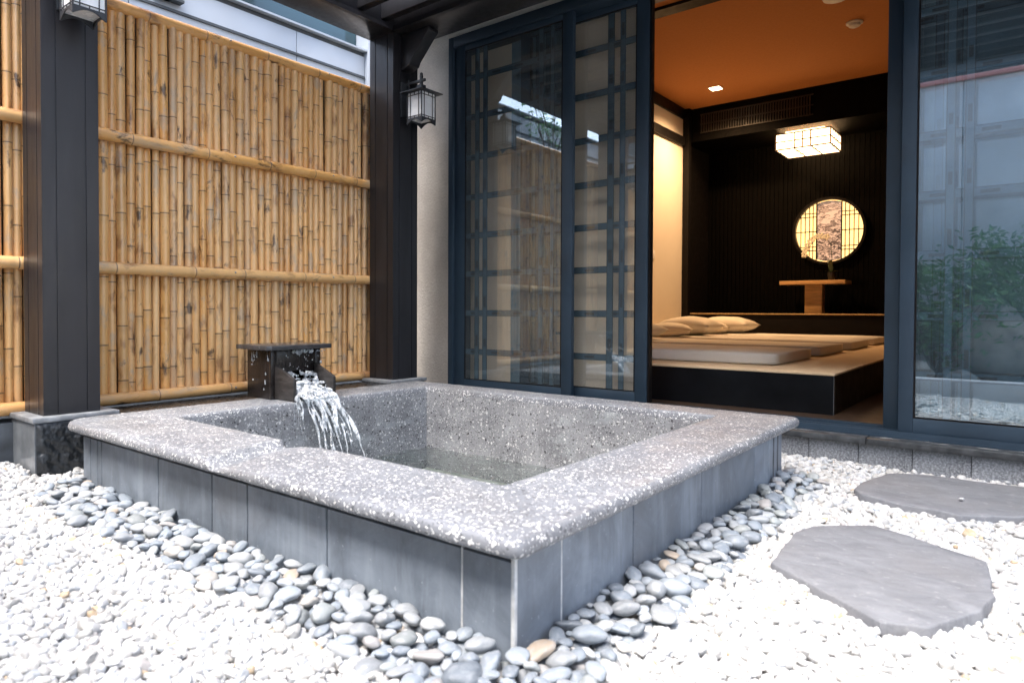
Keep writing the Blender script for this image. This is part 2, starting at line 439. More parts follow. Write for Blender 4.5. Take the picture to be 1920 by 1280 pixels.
def m_paint():
    t = NT('ink_painting'); v = t.coord('Object')
    n1 = t.noise(t.coord('Object', (3.0,1,8.0)), 2.2, 6, .68, 1.2)
    ink = t.ramp(n1, [(.43, 0), (.475, .9), (.515, 1), (.54, 0)])
    n2 = t.noise(t.coord('Object', (5,1,7)), 3.3, 5, .7, 1.6)
    sp = t.new('SeparateXYZ'); t.L(v, sp.inputs[0])
    low = t.math('LESS_THAN', sp.outputs[2], 1.88)
    ink2 = t.math('MULTIPLY', t.ramp(n2, [(.52, 0), (.56, 1)]), low)
    col = t.mix(ink, (.62,.46,.36), (.09,.06,.05)); col = t.mix(ink2, col, (.05,.035,.03))
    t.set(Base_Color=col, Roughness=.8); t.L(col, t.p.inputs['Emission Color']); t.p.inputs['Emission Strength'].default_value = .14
    return t.m
M['painting'] = m_paint()
# surroundings
M['nbr_panel'] = simple('pale_grey_cladding', (.36,.40,.45), .4, var=.04, scale=3)
M['nbr_dark'] = simple('dark_gutter', (.05,.06,.07), .5, var=.2)
M['nbr_glass'] = simple('teal_glazing', (.02,.055,.07), .06, var=.6, scale=1.2, stretch=(1,.4,3), spec=.8)
M['gardenwall'] = simple('grey_garden_wall', (.60,.62,.64), .85, var=.12, scale=3, bump=.2)
M['redcap'] = simple('red_cap_rail', (.72,.34,.32), .4, var=.1)
M['darkclad'] = simple('dark_cladding', (.035,.055,.065), .5, var=.2, scale=2)
def m_leaf(name, a, b):
    t = NT(name); v = t.coord('Object'); col = t.ramp(t.noise(v, 6, 3), [(.35, a), (.65, b)])
    t.set(Base_Color=col, Roughness=.45)
    tl = t.new('BsdfTranslucent'); t.L(col, tl.inputs[0]); mx = t.new('MixShader'); mx.inputs[0].default_value = .3
    t.L(t.p.outputs[0], mx.inputs[1]); t.L(tl.outputs[0], mx.inputs[2]); t.L(mx.outputs[0], t.out.inputs[0]); return t.m
M['foliage'] = m_leaf('shrub_leaf', (.07,.17,.06), (.14,.30,.11))
M['bark'] = simple('bark', (.10,.075,.05), .9, var=.4)
M['soil'] = simple('planting_soil', (.05,.04,.03), .95, var=.4, scale=30)
M['rock'] = simple('garden_rock', (.32,.30,.27), .85, var=.3, scale=6, bump=.4)

# ------------------------------------------------------------------ dimensions (metres)
RIM = 0.29
CX0, CX1, CY0, CY1 = -3.16, -0.785, 1.07, 3.17       # coping outer
IX0, IX1, IY0, IY1 = -2.87, -1.09, 1.42, 2.97         # basin inner
TX0, TX1, TY0, TY1 = -3.13, -0.85, 1.15, 3.12         # tiled body

# ------------------------------------------------------------------ ground
def gh(x, y):
    h = 0.0
    if y < 1.3:
        s = min(1, max(0, (-2.95-x)/.65)); h += .055*s*s*(3-2*s)
    h += .012*mnoise.noise(Vector((x*1.7, y*1.7, 3.1)))
    s = min(1, max(0, (y-2.7)/.9)); h += .018*s
    return h
gx = np.arange(-4.5, 1.01, .05); gy = np.arange(-.2, 3.66, .05)
vid = {}; gv = []; gf = []
def gvert(i, j):
    if (i, j) not in vid:
        vid[(i, j)] = len(gv); gv.append((gx[i], gy[j], gh(gx[i], gy[j])-.016))
    return vid[(i, j)]
for i in range(len(gx)-1):
    for j in range(len(gy)-1):
        xc, yc = gx[i]+.025, gy[j]+.025
        if -3.05 < xc < -.95 and 1.25 < yc < 3.05: continue
        gf.append((gvert(i,j), gvert(i+1,j), gvert(i+1,j+1), gvert(i,j+1)))
def sheet(x0, x1, y0, y1, z):
    n = len(gv); gv.extend([(x0,y0,z),(x1,y0,z),(x1,y1,z),(x0,y1,z)]); gf.append((n,n+1,n+2,n+3))
zg = -.05
sheet(-150, -4.45, -150, 150, zg); sheet(.95, 150, -150, 150, zg)
sheet(-4.45, .95, -150, -.15, zg); sheet(-4.45, .95, 3.6, 150, zg)
gro = link('ground', mesh_of('ground', gv, gf, M['gravel_bed'], True)); tag(gro, kind='structure')

# white gravel: one mass, instanced stones built inside the node tree
def in_poly(x, y, poly):
    c = False; n = len(poly); j = n-1
    for i in range(n):
        xi, yi = poly[i]; xj, yj = poly[j]
        if (yi > y) != (yj > y) and x < (xj-xi)*(y-yi)/(yj-yi)+xi: c = not c
        j = i
    return c
STONE1 = [(-.578,2.02),(-.598,2.362),(-.570,2.455),(-.407,2.606),(-.093,2.427),(-.064,2.147),(-.088,2.01),(-.177,1.835),(-.270,1.80)]
STONE2 = [(-.555,3.06),(-.555,3.18),(-.49,3.47),(-.354,3.53),(.10,3.545),(.30,3.40),(.33,3.15),(.05,3.03),(-.013,3.025),(-.19,2.90),(-.374,2.925),(-.52,2.99)]
def pebble_band(x, y):
    e = .02*mnoise.noise(Vector((x*6, y*6, 0)))
    if y < 1.2 and -3.15 < x < -.60 and y > .925+e: return True
    if x > -.87 and x < -.665+e and y < 3.2 and y > .93: return True
    return False
pts = []; 
sp = .0150
for layer in range(2):
    xs = np.arange(-4.2, .62, sp); ys = np.arange(.22, 3.62, sp)
    for x in xs:
        for y in ys:
            px_, py_ = x+random.uniform(-.5,.5)*sp*1.1, y+random.uniform(-.5,.5)*sp*1.1
            if TX0-.02 < px_ < TX1+.005 and TY0-.005 < py_ < TY1: continue
            if px_ < -3.31 and py_ > 1.015: continue
            if px_ < -3.57 or (px_ < -3.29 and py_ > 1.01): continue
            # skip what the camera (or one a step aside) can not see
            dx, dy = px_*.778+py_*.628, -px_*.628+py_*.778
            if dy < .45 or abs(dx)/dy > 1.25: continue
            if px_ < -1.0 and py_ > 3.17: continue
            if in_poly(px_, py_, STONE1) or in_poly(px_, py_, STONE2): continue
            pb = pebble_band(px_, py_)
            if layer == 1:
                if pb or random.random() > .22: continue
                z = gh(px_, py_)+random.uniform(.006, .012)
            else:
                z = gh(px_, py_)+random.uniform(-.006, .004) - (.006 if pb else 0)
            pts.append((px_, py_, z))
pts += [(-.20,3.12,.043)]
npt = len(pts)
gm = bpy.data.meshes.new('white_gravel'); gm.vertices.add(npt)
gm.vertices.foreach_set('co', np.array(pts, dtype=np.float32).ravel())
def attr(me, name, typ, data):
    a = me.attributes.new(name, typ, 'POINT'); a.data.foreach_set('vector' if typ == 'FLOAT_VECTOR' else 'value', np.asarray(data).ravel())
s0 = rng.lognormal(0, .30, npt)*.0107
attr(gm, 'sc', 'FLOAT_VECTOR', np.stack([s0*rng.uniform(.95,1.35,npt), s0*rng.uniform(.75,1.0,npt), s0*rng.uniform(.55,.85,npt)], 1).astype(np.float32))
attr(gm, 'rt', 'FLOAT_VECTOR', np.stack([rng.normal(0,.45,npt), rng.normal(0,.45,npt), rng.uniform(0,6.28,npt)], 1).astype(np.float32))
attr(gm, 'tone', 'FLOAT', rng.uniform(0,1,npt).astype(np.float32))
attr(gm, 'pick', 'INT', rng.integers(0,5,npt).astype(np.int32))
gm.materials.append(M['gravel'])
grv = link('white_gravel', gm)
tag(grv, 'white pebble gravel covering the garden floor', 'gravel', kind='stuff')
ng = bpy.data.node_groups.new('gravel_stones', 'GeometryNodeTree')
ng.interface.new_socket('Geometry', in_out='INPUT', socket_type='NodeSocketGeometry')
ng.interface.new_socket('Geometry', in_out='OUTPUT', socket_type='NodeSocketGeometry')
gn = ng.nodes; gl_ = ng.links
gi = gn.new('NodeGroupInput'); go = gn.new('NodeGroupOutput')
g2i = gn.new('GeometryNodeGeometryToInstance')
for k in range(5):
    ico = gn.new('GeometryNodeMeshIcoSphere'); ico.inputs['Radius'].default_value = 1.0; ico.inputs['Subdivisions'].default_value = 3
    spn = gn.new('GeometryNodeSetPosition'); nt = gn.new('ShaderNodeTexNoise'); nt.noise_dimensions = '4D'
    nt.inputs['W'].default_value = k*7.3; nt.inputs['Scale'].default_value = .85; nt.inputs['Detail'].default_value = 1.5
    sb = gn.new('ShaderNodeVectorMath'); sb.operation = 'SUBTRACT'; sb.inputs[1].default_value = (.5,.5,.5)
    ml = gn.new('ShaderNodeVectorMath'); ml.operation = 'SCALE'; ml.inputs['Scale'].default_value = 1.15
    gl_.new(nt.outputs['Color'], sb.inputs[0]); gl_.new(sb.outputs[0], ml.inputs[0]); gl_.new(ml.outputs[0], spn.inputs['Offset'])
    gl_.new(ico.outputs['Mesh'], spn.inputs['Geometry'])
    sm = gn.new('GeometryNodeSetShadeSmooth'); gl_.new(spn.outputs[0], sm.inputs['Geometry'])
    mt = gn.new('GeometryNodeSetMaterial'); mt.inputs['Material'].default_value = M['gravel']; gl_.new(sm.outputs[0], mt.inputs['Geometry'])
    gl_.new(mt.outputs[0], g2i.inputs[0])
def named(nm, typ):
    n = gn.new('GeometryNodeInputNamedAttribute'); n.data_type = typ; n.inputs['Name'].default_value = nm; return n.outputs[0]
iop = gn.new('GeometryNodeInstanceOnPoints'); iop.inputs['Pick Instance'].default_value = True
m2p = gn.new('GeometryNodeMeshToPoints'); gl_.new(gi.outputs[0], m2p.inputs['Mesh'])
gl_.new(m2p.outputs[0], iop.inputs['Points']); gl_.new(g2i.outputs[0], iop.inputs['Instance'])
gl_.new(named('pick', 'INT'), iop.inputs['Instance Index'])
e2r = gn.new('FunctionNodeEulerToRotation'); gl_.new(named('rt', 'FLOAT_VECTOR'), e2r.inputs[0])
gl_.new(e2r.outputs[0], iop.inputs['Rotation']); gl_.new(named('sc', 'FLOAT_VECTOR'), iop.inputs['Scale'])
gl_.new(iop.outputs[0], go.inputs[0])
md = grv.modifiers.new('stones', 'NODES'); md.node_group = ng

# ------------------------------------------------------------------ stepping stones
def slab(name, poly, z0, z1, mat, label, cat):
    n = len(poly)
    # densify and roughen the outline
    P = []
    for i in range(n):
        a = Vector(poly[i]); b = Vector(poly[(i+1)%n])
        for k in range(9):
            p = a.lerp(b, k/9); p += Vector((mnoise.noise(Vector((p.x*22,p.y*22,1))), mnoise.noise(Vector((p.x*22,p.y*22,9)))))*.006
            P.append(p)
    c = sum(P, Vector((0,0)))/len(P)
    mb = MB(); vs = []; rings = [(1.0, z0), (1.0, z1-.006), (.994, z1-.0015), (.986, z1), (.8, z1), (.55, z1), (.28, z1)]
    for s, z in rings:
        for p in P:
            q = c+(p-c)*s; zz = z+(.0035*mnoise.noise(Vector((q.x*9,q.y*9,5))) if z > z0+.01 else 0)
            vs.append((q.x, q.y, zz))
    m = len(P); fs = []
    for r in range(len(rings)-1):
        for i in range(m): fs.append((r*m+i, r*m+(i+1)%m, (r+1)*m+(i+1)%m, (r+1)*m+i))
    vs.append((c.x, c.y, z1)); k = len(vs)-1
    for i in range(m): fs.append(((len(rings)-1)*m+i, (len(rings)-1)*m+(i+1)%m, k))
    mb.add(vs, fs)
    return tag(mb.build(name, mat, None, smooth=True, angle=50), label, cat)
slab('stepping_stone', STONE1, -.03, .030, M['stepstone'], 'whole grey slate stepping stone in the gravel nearest the camera', 'stepping stone')
slab('stepping_stone', STONE2, -.03, .036, M['stepstone'], 'grey slate stepping stone lying against the house plinth under the right door', 'stepping stone')

# ------------------------------------------------------------------ bath tub
tub = thing('stone_bath', 'square stone bath clad in slate with a speckled terrazzo rim', 'bath', (-2, 2.1, 0))
def rrect(x0, x1, y0, y1, rads, n=6):
    out = []
    for (cx, cy, a0), r in zip(((x1-rads[0], y0+rads[0], -90), (x1-rads[1], y1-rads[1], 0), (x0+rads[2], y1-rads[2], 90), (x0+rads[3], y0+rads[3], 180)), rads):
        for k in range(n+1):
            a = R(a0+90*k/n); out.append((cx+r*math.cos(a), cy+r*math.sin(a)))
    return out
def ring_dense(loop, step=.02):
    out = []
    for i in range(len(loop)):
        a = Vector(loop[i]); b = Vector(loop[(i+1)%len(loop)]); n = max(1, int((b-a).length/step))
        for k in range(n): out.append(a.lerp(b, k/n))
    return out
# rim profile: (inset from outer edge as fraction toward the inner edge OR metres, z); swept round the loop
outer = rrect(CX0, CX1, CY0, CY1, (.03, .03, .02, .11))
dense = ring_dense(outer, .012)
def inner_of(p):
    x = min(max(p.x, CX0+.0), CX1); y = p.y
    # map the outer loop to the inner rectangle side by side
    u = (p.x-CX0)/(CX1-CX0); w = (p.y-CY0)/(CY1-CY0)
    return Vector((IX0+u*(IX1-IX0), IY0+w*(IY1-IY0)))
def notch(x, y):
    # shallow overflow channel across the front rim
    if y > IY0+.02: return 0
    t = (y-CY0)/(IY0-CY0); xc = x+ .11*t
    a, b, c = -1.968, -1.958, -1.73
    if xc < a: return 0
    if xc < b: return (xc-a)/(b-a)
    if xc < c:
        s = (c-xc)/(c-b-.045) if xc > b+.045 else 1
        return min(1, max(0, s))*(.25+.75*min(1, max(0, (c-xc)/(c-b))))
    return 0
prof = [(0.075, RIM-.040), (0.018, RIM-.040), (.007, RIM-.037), (.002, RIM-.030), (0, RIM-.021), (.002, RIM-.012), (.007, RIM-.004), (.016, RIM)]
vs = []; n = len(dense)
cv = []
for p in dense:
    q = inner_of(p); d = (q-p); L_ = d.length
    row = []
    for m_, z in prof:
        t = m_/max(L_, .1); row.append((p.x+d.x*t, p.y+d.y*t, z))
    for t in (.3, .6, .9):
        row.append((p.x+d.x*t, p.y+d.y*t, RIM))
    row.append((p.x+d.x*.965, p.y+d.y*.965, RIM)); row.append((q.x, q.y, RIM-.010)); row.append((q.x, q.y, RIM-.06))
    for k, (x, y, z) in enumerate(row):
        dz = notch(x, y)*.026*min(1, max(0, (k-3)/3))
        wob = .0012*mnoise.noise(Vector((x*14, y*14, z*14)))
        cv.append((x+wob, y+wob, z-dz+wob))
rl = len(row); cf = []
for i in range(n):
    for k in range(rl-1):
        cf.append((i*rl+k, ((i+1)%n)*rl+k, ((i+1)%n)*rl+k+1, i*rl+k+1))
MB().add(cv, cf).build('rim', M['terrazzo'], tub, smooth=True, angle=60)
zb = -.52
def grid_quad(o, a, b, na, nb):
    vs = [Vector(o)+Vector(a)*(i/na)+Vector(b)*(j/nb) for i in range(na+1) for j in range(nb+1)]
    fs = [(i*(nb+1)+j, (i+1)*(nb+1)+j, (i+1)*(nb+1)+j+1, i*(nb+1)+j+1) for i in range(na) for j in range(nb)]
    return vs, fs
e = .002
ix0, ix1, iy0, iy1 = IX0+e, IX1-e, IY0+e, IY1-e
H = RIM-.035-zb
for o_, a_ in (((ix0,iy0,zb),(0,iy1-iy0,0)), ((ix0,iy1,zb),(ix1-ix0,0,0)), ((ix1,iy0,zb),(0,iy1-iy0,0)), ((ix0,iy0,zb),(ix1-ix0,0,0))):
    MB().add(*grid_quad(o_, a_, (0,0,H), 4, 4)).build('basin_wall', M['terrazzo_wet'], tub)
M['basin'] = simple('pale_green_basin', (.50,.55,.47), .5, var=.2, scale=4)
B(IX0,IX1,IY0,IY1,zb-.1,zb+.001).build('basin_floor', M['basin'], tub)
# seat step under water on the far side
B(IX0+.01,IX1-.01,IY1-.42,IY1-.005,zb,-.20).build('seat_step', M['basin'], tub, bevel=.01)
# core behind the tiles
core = MB()
zt = RIM-.060
for (x0,x1,y0,y1) in ((TX0+.012,TX1-.012,TY0+.012,IY0-.004),(TX0+.012,TX1-.012,IY1+.004,TY1-.01),(TX0+.012,IX0-.004,IY0,IY1),(IX1+.004,TX1-.012,IY0,IY1)):
    core.box(x0,x1,y0,y1,-.55,zt)
core.build('grout_core', M['grout_dark'], tub)
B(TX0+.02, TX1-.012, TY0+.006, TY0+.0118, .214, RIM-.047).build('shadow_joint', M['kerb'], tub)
ft = [-3.13, -3.055, -2.985, -2.945, -2.458, -2.085, -1.876, -1.487, -1.0, TX1+.000]
for a, b in zip(ft[:-1], ft[1:]):
    B(a+.0025, b-(.0025 if b < TX1-.01 else .008), TY0, TY0+.012, -.08, .2135).build('tile', M['slate'], tub, bevel=.002, seg=1)
rtl = [TY0, 1.336, 1.70, 2.196, 2.749, 2.93, 3.12]
for a, b in zip(rtl[:-1], rtl[1:]):
    B(TX1-.012, TX1, a+(.002 if a > TY0+.01 else .008), b-.002, -.08, zt).build('tile', M['slate'], tub, bevel=.002, seg=1)
for yy in (2.99, 3.05):
    B(TX1-.013, TX1+.0015, yy, yy+.012, -.05, zt-.003).build('lime_streak', M['grout_dark'], tub)
# white corner joint and pale joints
B(TX1-.011, TX1+.0005, TY0-.0005, TY0+.011, -.08, zt-.001).build('corner_joint', M['grout_white'], tub, bevel=.003)
B(-1.0025, -.9975, TY0+.001, TY0+.013, -.08, zt-.001).build('pale_joint', M['grout_white'], tub)
B(TX1-.013, TX1-.001, 1.3335, 1.3385, -.08, zt-.001).build('pale_joint', M['grout_white'], tub)
# lime run marks
for x in (-2.46, -2.09, -1.49, -1.66, -1.2):
    pass
# water
wz = -.075
wg = MB().add(*grid_quad((IX0+.003,IY0+.003,wz), (IX1-IX0-.006,0,0), (0,IY1-IY0-.006,0), 60, 50))
wg.v = [(x, y, z+.010*mnoise.noise(Vector((x*6,y*6,0)))+.005*mnoise.noise(Vector((x*15,y*15,4)))+.012*math.sin(38*math.hypot(x+2.62,y-2.15))*math.exp(-2.6*math.hypot(x+2.62,y-2.15))) for x,y,z in wg.v]
tag(wg.build('water', M['pool'], None, smooth=True), kind='structure')

# ------------------------------------------------------------------ water spout
sp_ = thing('water_spout', 'black wooden water spout box with a flat lid on the bath rim', 'water spout', (-3.1, 2.15, RIM))
SX0, SX1, SY0, SY1, SZ1 = -3.25, -3.035, 1.995, 2.305, .545
W_ = M['water_dark_wood']
B(SX0, SX1-.016, SY0, SY0+.018, RIM, SZ1).build('side_board', W_, sp_, bevel=.002)
B(SX0, SX1-.016, SY1-.018, SY1, RIM, SZ1).build('side_board', W_, sp_, bevel=.002)
B(SX0, SX0+.018, SY0+.018, SY1-.018, RIM, SZ1-.001).build('back_board', W_, sp_, bevel=.002)
B(SX1-.016, SX1+.002, SY0, SY0+.035, RIM, SZ1-.001).build('front_post', W_, sp_, bevel=.002)
B(SX1-.016, SX1+.002, SY1-.035, SY1, RIM, SZ1-.001).build('front_post', W_, sp_, bevel=.002)
B(SX1-.015, SX1, SY0+.035, SY1-.035, .430, SZ1-.002).build('front_board', W_, sp_, bevel=.002)
B(SX1-.015, SX1, SY0+.035, SY1-.035, RIM, .335).build('front_board', W_, sp_, bevel=.002)
lid = [(-3.295,1.955),(-3.0,1.945),(-2.985,1.97),(-2.985,2.335),(-3.0,2.355),(-3.295,2.345)]
MB().prism(lid, SZ1, SZ1+.024).build('lid', M['lidstone'], sp_, bevel=.004)
for y0 in (2.018, 2.263):
    poly = [(-3.034,.295),(-2.872,.292),(-2.872,.402),(-3.034,.468)]
    b = MB().prism(poly, y0, y0+.019, axis='y'); b.build('chute_board', M['board_grey'], sp_, bevel=.002)
MB().prism([(-3.034,.322),(-2.885,.300),(-2.885,.312),(-3.034,.337)], 2.037, 2.263, axis='y').build('chute_floor', W_, sp_)

# falling water: lumpy ropes and drops fused into one body of white water
def flow_path(s, v0, z0=.345):
    if s < .25:
        k = s/.25; return (-3.025+.15*k, z0-.028*k*k)
    t = (s-.25)/.75*.33
    return (-2.875+v0*t, z0-.028-.22*t-4.5*t*t)
mb = MB(); random.seed(5)
def rope(y0, s0, s1, v0, dy, r, wob=.012, n=22, flat=1.0, taper=True):
    for k in range(n):
        s = s0+(s1-s0)*k/(n-1); x, z = flow_path(s, v0)
        f = mnoise.noise(Vector((s*8, y0*90, v0*7)))
        rr = r*(.75+.75*f)*(1 if not taper else (1-.72*(k/(n-1))**1.5))
        yy = y0+dy*max(0, s-.25)+wob*mnoise.noise(Vector((s*5.5, y0*60, 3)))*min(1, s*2)
        mb.ball((x+.008*mnoise.noise(Vector((s*9, y0*50, 8))), yy, z+.006*f), max(.0022, rr), 8, 6, (1.25, flat, 1.35))
# turbulent body on the chute
for k in range(150):
    s = random.uniform(.0, .36); x, z = flow_path(s, random.uniform(.7,.95)); yy = random.uniform(2.048, 2.252)
    mb.ball((x, yy, z+random.uniform(-.012,.045)*(1-2.2*s)+.004), random.uniform(.007,.013), 8, 6, (2.2,1.2,.6))
for k in range(40):
    mb.ball((-3.03+random.uniform(0,.05), random.uniform(2.05,2.25), random.uniform(.345,.425)), random.uniform(.007,.012), 8, 6, (1.6,1.3,.9))
# two main lobes
for k in range(6): rope(2.072+.014*k, .10, random.uniform(.70,.86), .56+.03*k, .03+.004*k, random.uniform(.009,.014), .026, 60)
for k in range(7): rope(2.155+.014*k, .10, random.uniform(.66,.80), .72+.035*k, .07+.006*k, random.uniform(.009,.015), .026, 60)
# legs below the lobes
for y0, s0, s1, v0, dy, r in ((2.135,.55,1.0,.64,.03,.008),(2.150,.5,.98,.68,.02,.005),(2.095,.5,1.0,.54,.0,.004),(2.215,.62,1.0,.76,.02,.0065),(2.235,.6,.97,.88,.11,.0065),(2.19,.55,.85,.75,.0,.005)):
    rope(y0, s0, s1, v0, dy, r*1.25, .014, 70)
for y0, s0, s1, v0, r in ((2.022,.25,.62,.06,.005),(2.034,.25,.72,.16,.0055),(2.043,.25,.95,.22,.004),(2.05,.25,.70,.30,.0055)):
    rope(y0, s0, s1, v0, .0, r*1.1, .010, 60)
for k in range(60):
    s = random.uniform(.1, 1); x, z = flow_path(s, random.uniform(.2, 1.25))
    mb.ball((x+random.gauss(0,.014), 2.03+.25*random.random()+random.gauss(0,.014), z+random.gauss(.01,.022)), random.uniform(.0026,.0048), 6, 5, (1,1,random.uniform(1,1.9)))
# splashes under the lid, on the front board and on the side of the box
for k in range(70):
    yy = 2.115+abs(random.gauss(0,.085)); yy = min(yy, 2.33)
    mb.ball((SX1+.006+random.uniform(0,.035), yy, SZ1-.004-abs(random.gauss(0,.010))), random.uniform(.003,.0062), 7, 5, (1,1.5,.9))
for k in range(46):
    mb.ball((SX1+.006+random.uniform(0,.03), random.uniform(2.04,2.30), random.uniform(.39,.52)), random.uniform(.0024,.0048), 6, 5, (1,1,random.uniform(1,2.4)))
for (x, z0, L_, lean) in ((-3.20,.535,.05,.0),(-3.185,.535,.028,.004),(-3.165,.54,.075,-.035),(-3.06,.54,.05,.008),(-3.155,.535,.03,.0),(-3.19,.39,.006,0),(-3.075,.43,.012,.0),(-3.08,.39,.02,.0),(-3.09,.35,.01,0)):
    for k in range(7):
        t = k/6; mb.ball((x+lean*t*t, SY0-.004, z0-L_*t), .0028+.0022*t, 6, 5)
me = MB.mesh(mb, 'falling_water', M['falls'], smooth=True)
fo = link('falling_water', me); tag(fo, 'white water pouring from the spout into the bath', 'water', kind='stuff')
rm = fo.modifiers.new('fuse', 'REMESH'); rm.mode = 'VOXEL'; rm.voxel_size = .0028; rm.use_smooth_shade = True
dsx = bpy.data.textures.new('ripple', 'CLOUDS'); dsx.noise_scale = .016; dsx.noise_depth = 2
dm = fo.modifiers.new('ripple', 'DISPLACE'); dm.texture = dsx; dm.strength = .007; dm.mid_level = .5; dm.texture_coords = 'LOCAL'
sm_ = fo.modifiers.new('soften', 'SMOOTH'); sm_.factor = .5; sm_.iterations = 6

# ------------------------------------------------------------------ pebbles along the bath
def pebble_mesh(seed, sub=3):
    bm = bmesh.new(); bmesh.ops.create_icosphere(bm, subdivisions=sub, radius=1)
    for v in bm.verts:
        d = v.co.copy()
        k = 1+.27*mnoise.noise(d*.95+Vector((seed*5.1,0,0)))+.09*mnoise.noise(d*2.2+Vector((0,seed*3.7,0)))
        v.co = d*k
    me = bpy.data.meshes.new('river_pebble'); bm.to_mesh(me); bm.free(); me.materials.append(M['pebble']); shade(me, True)
    return me
peb_meshes = [pebble_mesh(s) for s in range(9)]
random.seed(21)
placed = []   # x, y, z, a, b, c, yaw, tilt
def try_place(n, region, layer):
    cnt = 0
    for _ in range(n):
        if region == 'f':
            x = random.uniform(-3.12, -.60); y = 1.145-abs(random.gauss(0, .12 if layer else .2))
            if y < .925+.02*mnoise.noise(Vector((x*6,y*6,0))): continue
            dist = TY0-y
        else:
            y = random.uniform(.95, 3.16); x = -.845+abs(random.gauss(0, .09 if layer else .15))
            if x > -.672+.02*mnoise.noise(Vector((x*6,y*6,0))): continue
            dist = x-TX1
        if x < TX1+.004 and y > TY0-.004: continue
        a = random.uniform(.022, .046)*(1 if layer == 0 else random.uniform(.8, 1.02)); 
        if random.random() < .25: a *= .7
        b = a*random.uniform(.62, .85); c = a*random.uniform(.36, .54)
        if dist < b*.8: continue
        ok = True
        for q in placed:
            if q[8] != layer: continue
            dd = math.hypot(x-q[0], y-q[1])
            if dd < .76*(math.sqrt(a*b)+math.sqrt(q[3]*q[4])): ok = False; break
        if not ok: continue
        slope = max(0, 1-dist/.2)
        z = gh(x, y)+c*.5+(.006+.018*slope if layer else -.008+.004*slope)
        if layer == 1: z += .006
        placed.append((x, y, z, a, b, c, random.uniform(0, math.pi), (random.gauss(0,.22), random.gauss(0,.22)), layer)); cnt += 1
    return cnt
try_place(7000, 'f', 0); try_place(5500, 'r', 0); try_place(1700, 'f', 1); try_place(1200, 'r', 1)
def appear(q):
    d = -q[0]*.628+q[1]*.778
    return q[3]/max(.3, d)
placed.sort(key=appear, reverse=True)
rest = MB()
TONES = [('blue-grey', (.24,.275,.315)), ('mid grey', (.29,.31,.33)), ('pale grey', (.37,.385,.395)), ('dark slate', (.175,.205,.24)), ('greenish grey', (.28,.305,.31)), ('cream', (.43,.41,.38)), ('warm grey', (.325,.315,.31)), ('tan', (.40,.33,.26))]
TW = [34, 26, 14, 12, 12, 3, 5, 1]
for i, q in enumerate(placed):
    x, y, z, a, b, c, yaw, tl, layer = q
    rotm = Euler((tl[0], tl[1], yaw)).to_matrix().to_4x4()
    if i < 300:
        o = bpy.data.objects.new('river_pebble', peb_meshes[i % 9]); COL.objects.link(o)
        o.matrix_world = Matrix.Translation((x,y,z)) @ rotm @ Matrix.Diagonal((a,b,c,1))
        front = y < 1.15 and x < -.70
        tn, tc = random.choices(TONES, TW)[0]; kf = random.uniform(.70,1.0); o.color = (*[c*kf for c in tc], 1)
        sz = 'large' if a > .037 else ('small' if a < .026 else 'medium')
        long_ = 'elongated' if b/a < .70 else 'round'
        if front:
            row = 'against the bath' if y > 1.05 else 'at the gravel edge'
            part = ' near its sharp corner' if x > -1.25 else (' below the middle front tiles' if x > -1.9 else (' below the overflow channel' if x > -2.4 else ' by the stone post base'))
            tag(o, f'{sz} {long_} {tn} pebble {row}{part}', 'pebble', 'river pebbles along the front of the bath')
        else:
            row = 'against the bath right side' if x < -.76 else 'at the right gravel edge'
            part = ' near the bath corner' if y < 1.5 else (' beside the nearer stepping stone' if y < 2.5 else ' toward the house')
            tag(o, f'{sz} {long_} {tn} pebble {row}{part}', 'pebble', 'river pebbles along the right side of the bath')
    else:
        M_ = Matrix.Translation((x,y,z)) @ rotm @ Matrix.Diagonal((a,b,c,1))
        src = peb_meshes[i % 9]
        rest.add([M_ @ v.co for v in src.vertices], [tuple(p.vertices) for p in src.polygons])
if rest.v:
    me = mesh_of('river_pebbles', rest.v, rest.f, M['pebble_mass'], True)
    per = len(peb_meshes[0].vertices); k = len(rest.v)//per
    tc_ = np.array([(*random.choices(TONES, TW)[0][1], 1) for _ in range(k)], dtype=np.float32)
    at_ = me.attributes.new('tone_col', 'FLOAT_COLOR', 'POINT'); at_.data.foreach_set('color', np.repeat(tc_, per, 0).ravel())
    tag(link('river_pebbles', me), 'small grey river pebbles filling the band round the bath', 'pebbles', kind='stuff')
print('gravel', npt, 'pebbles', len(placed))

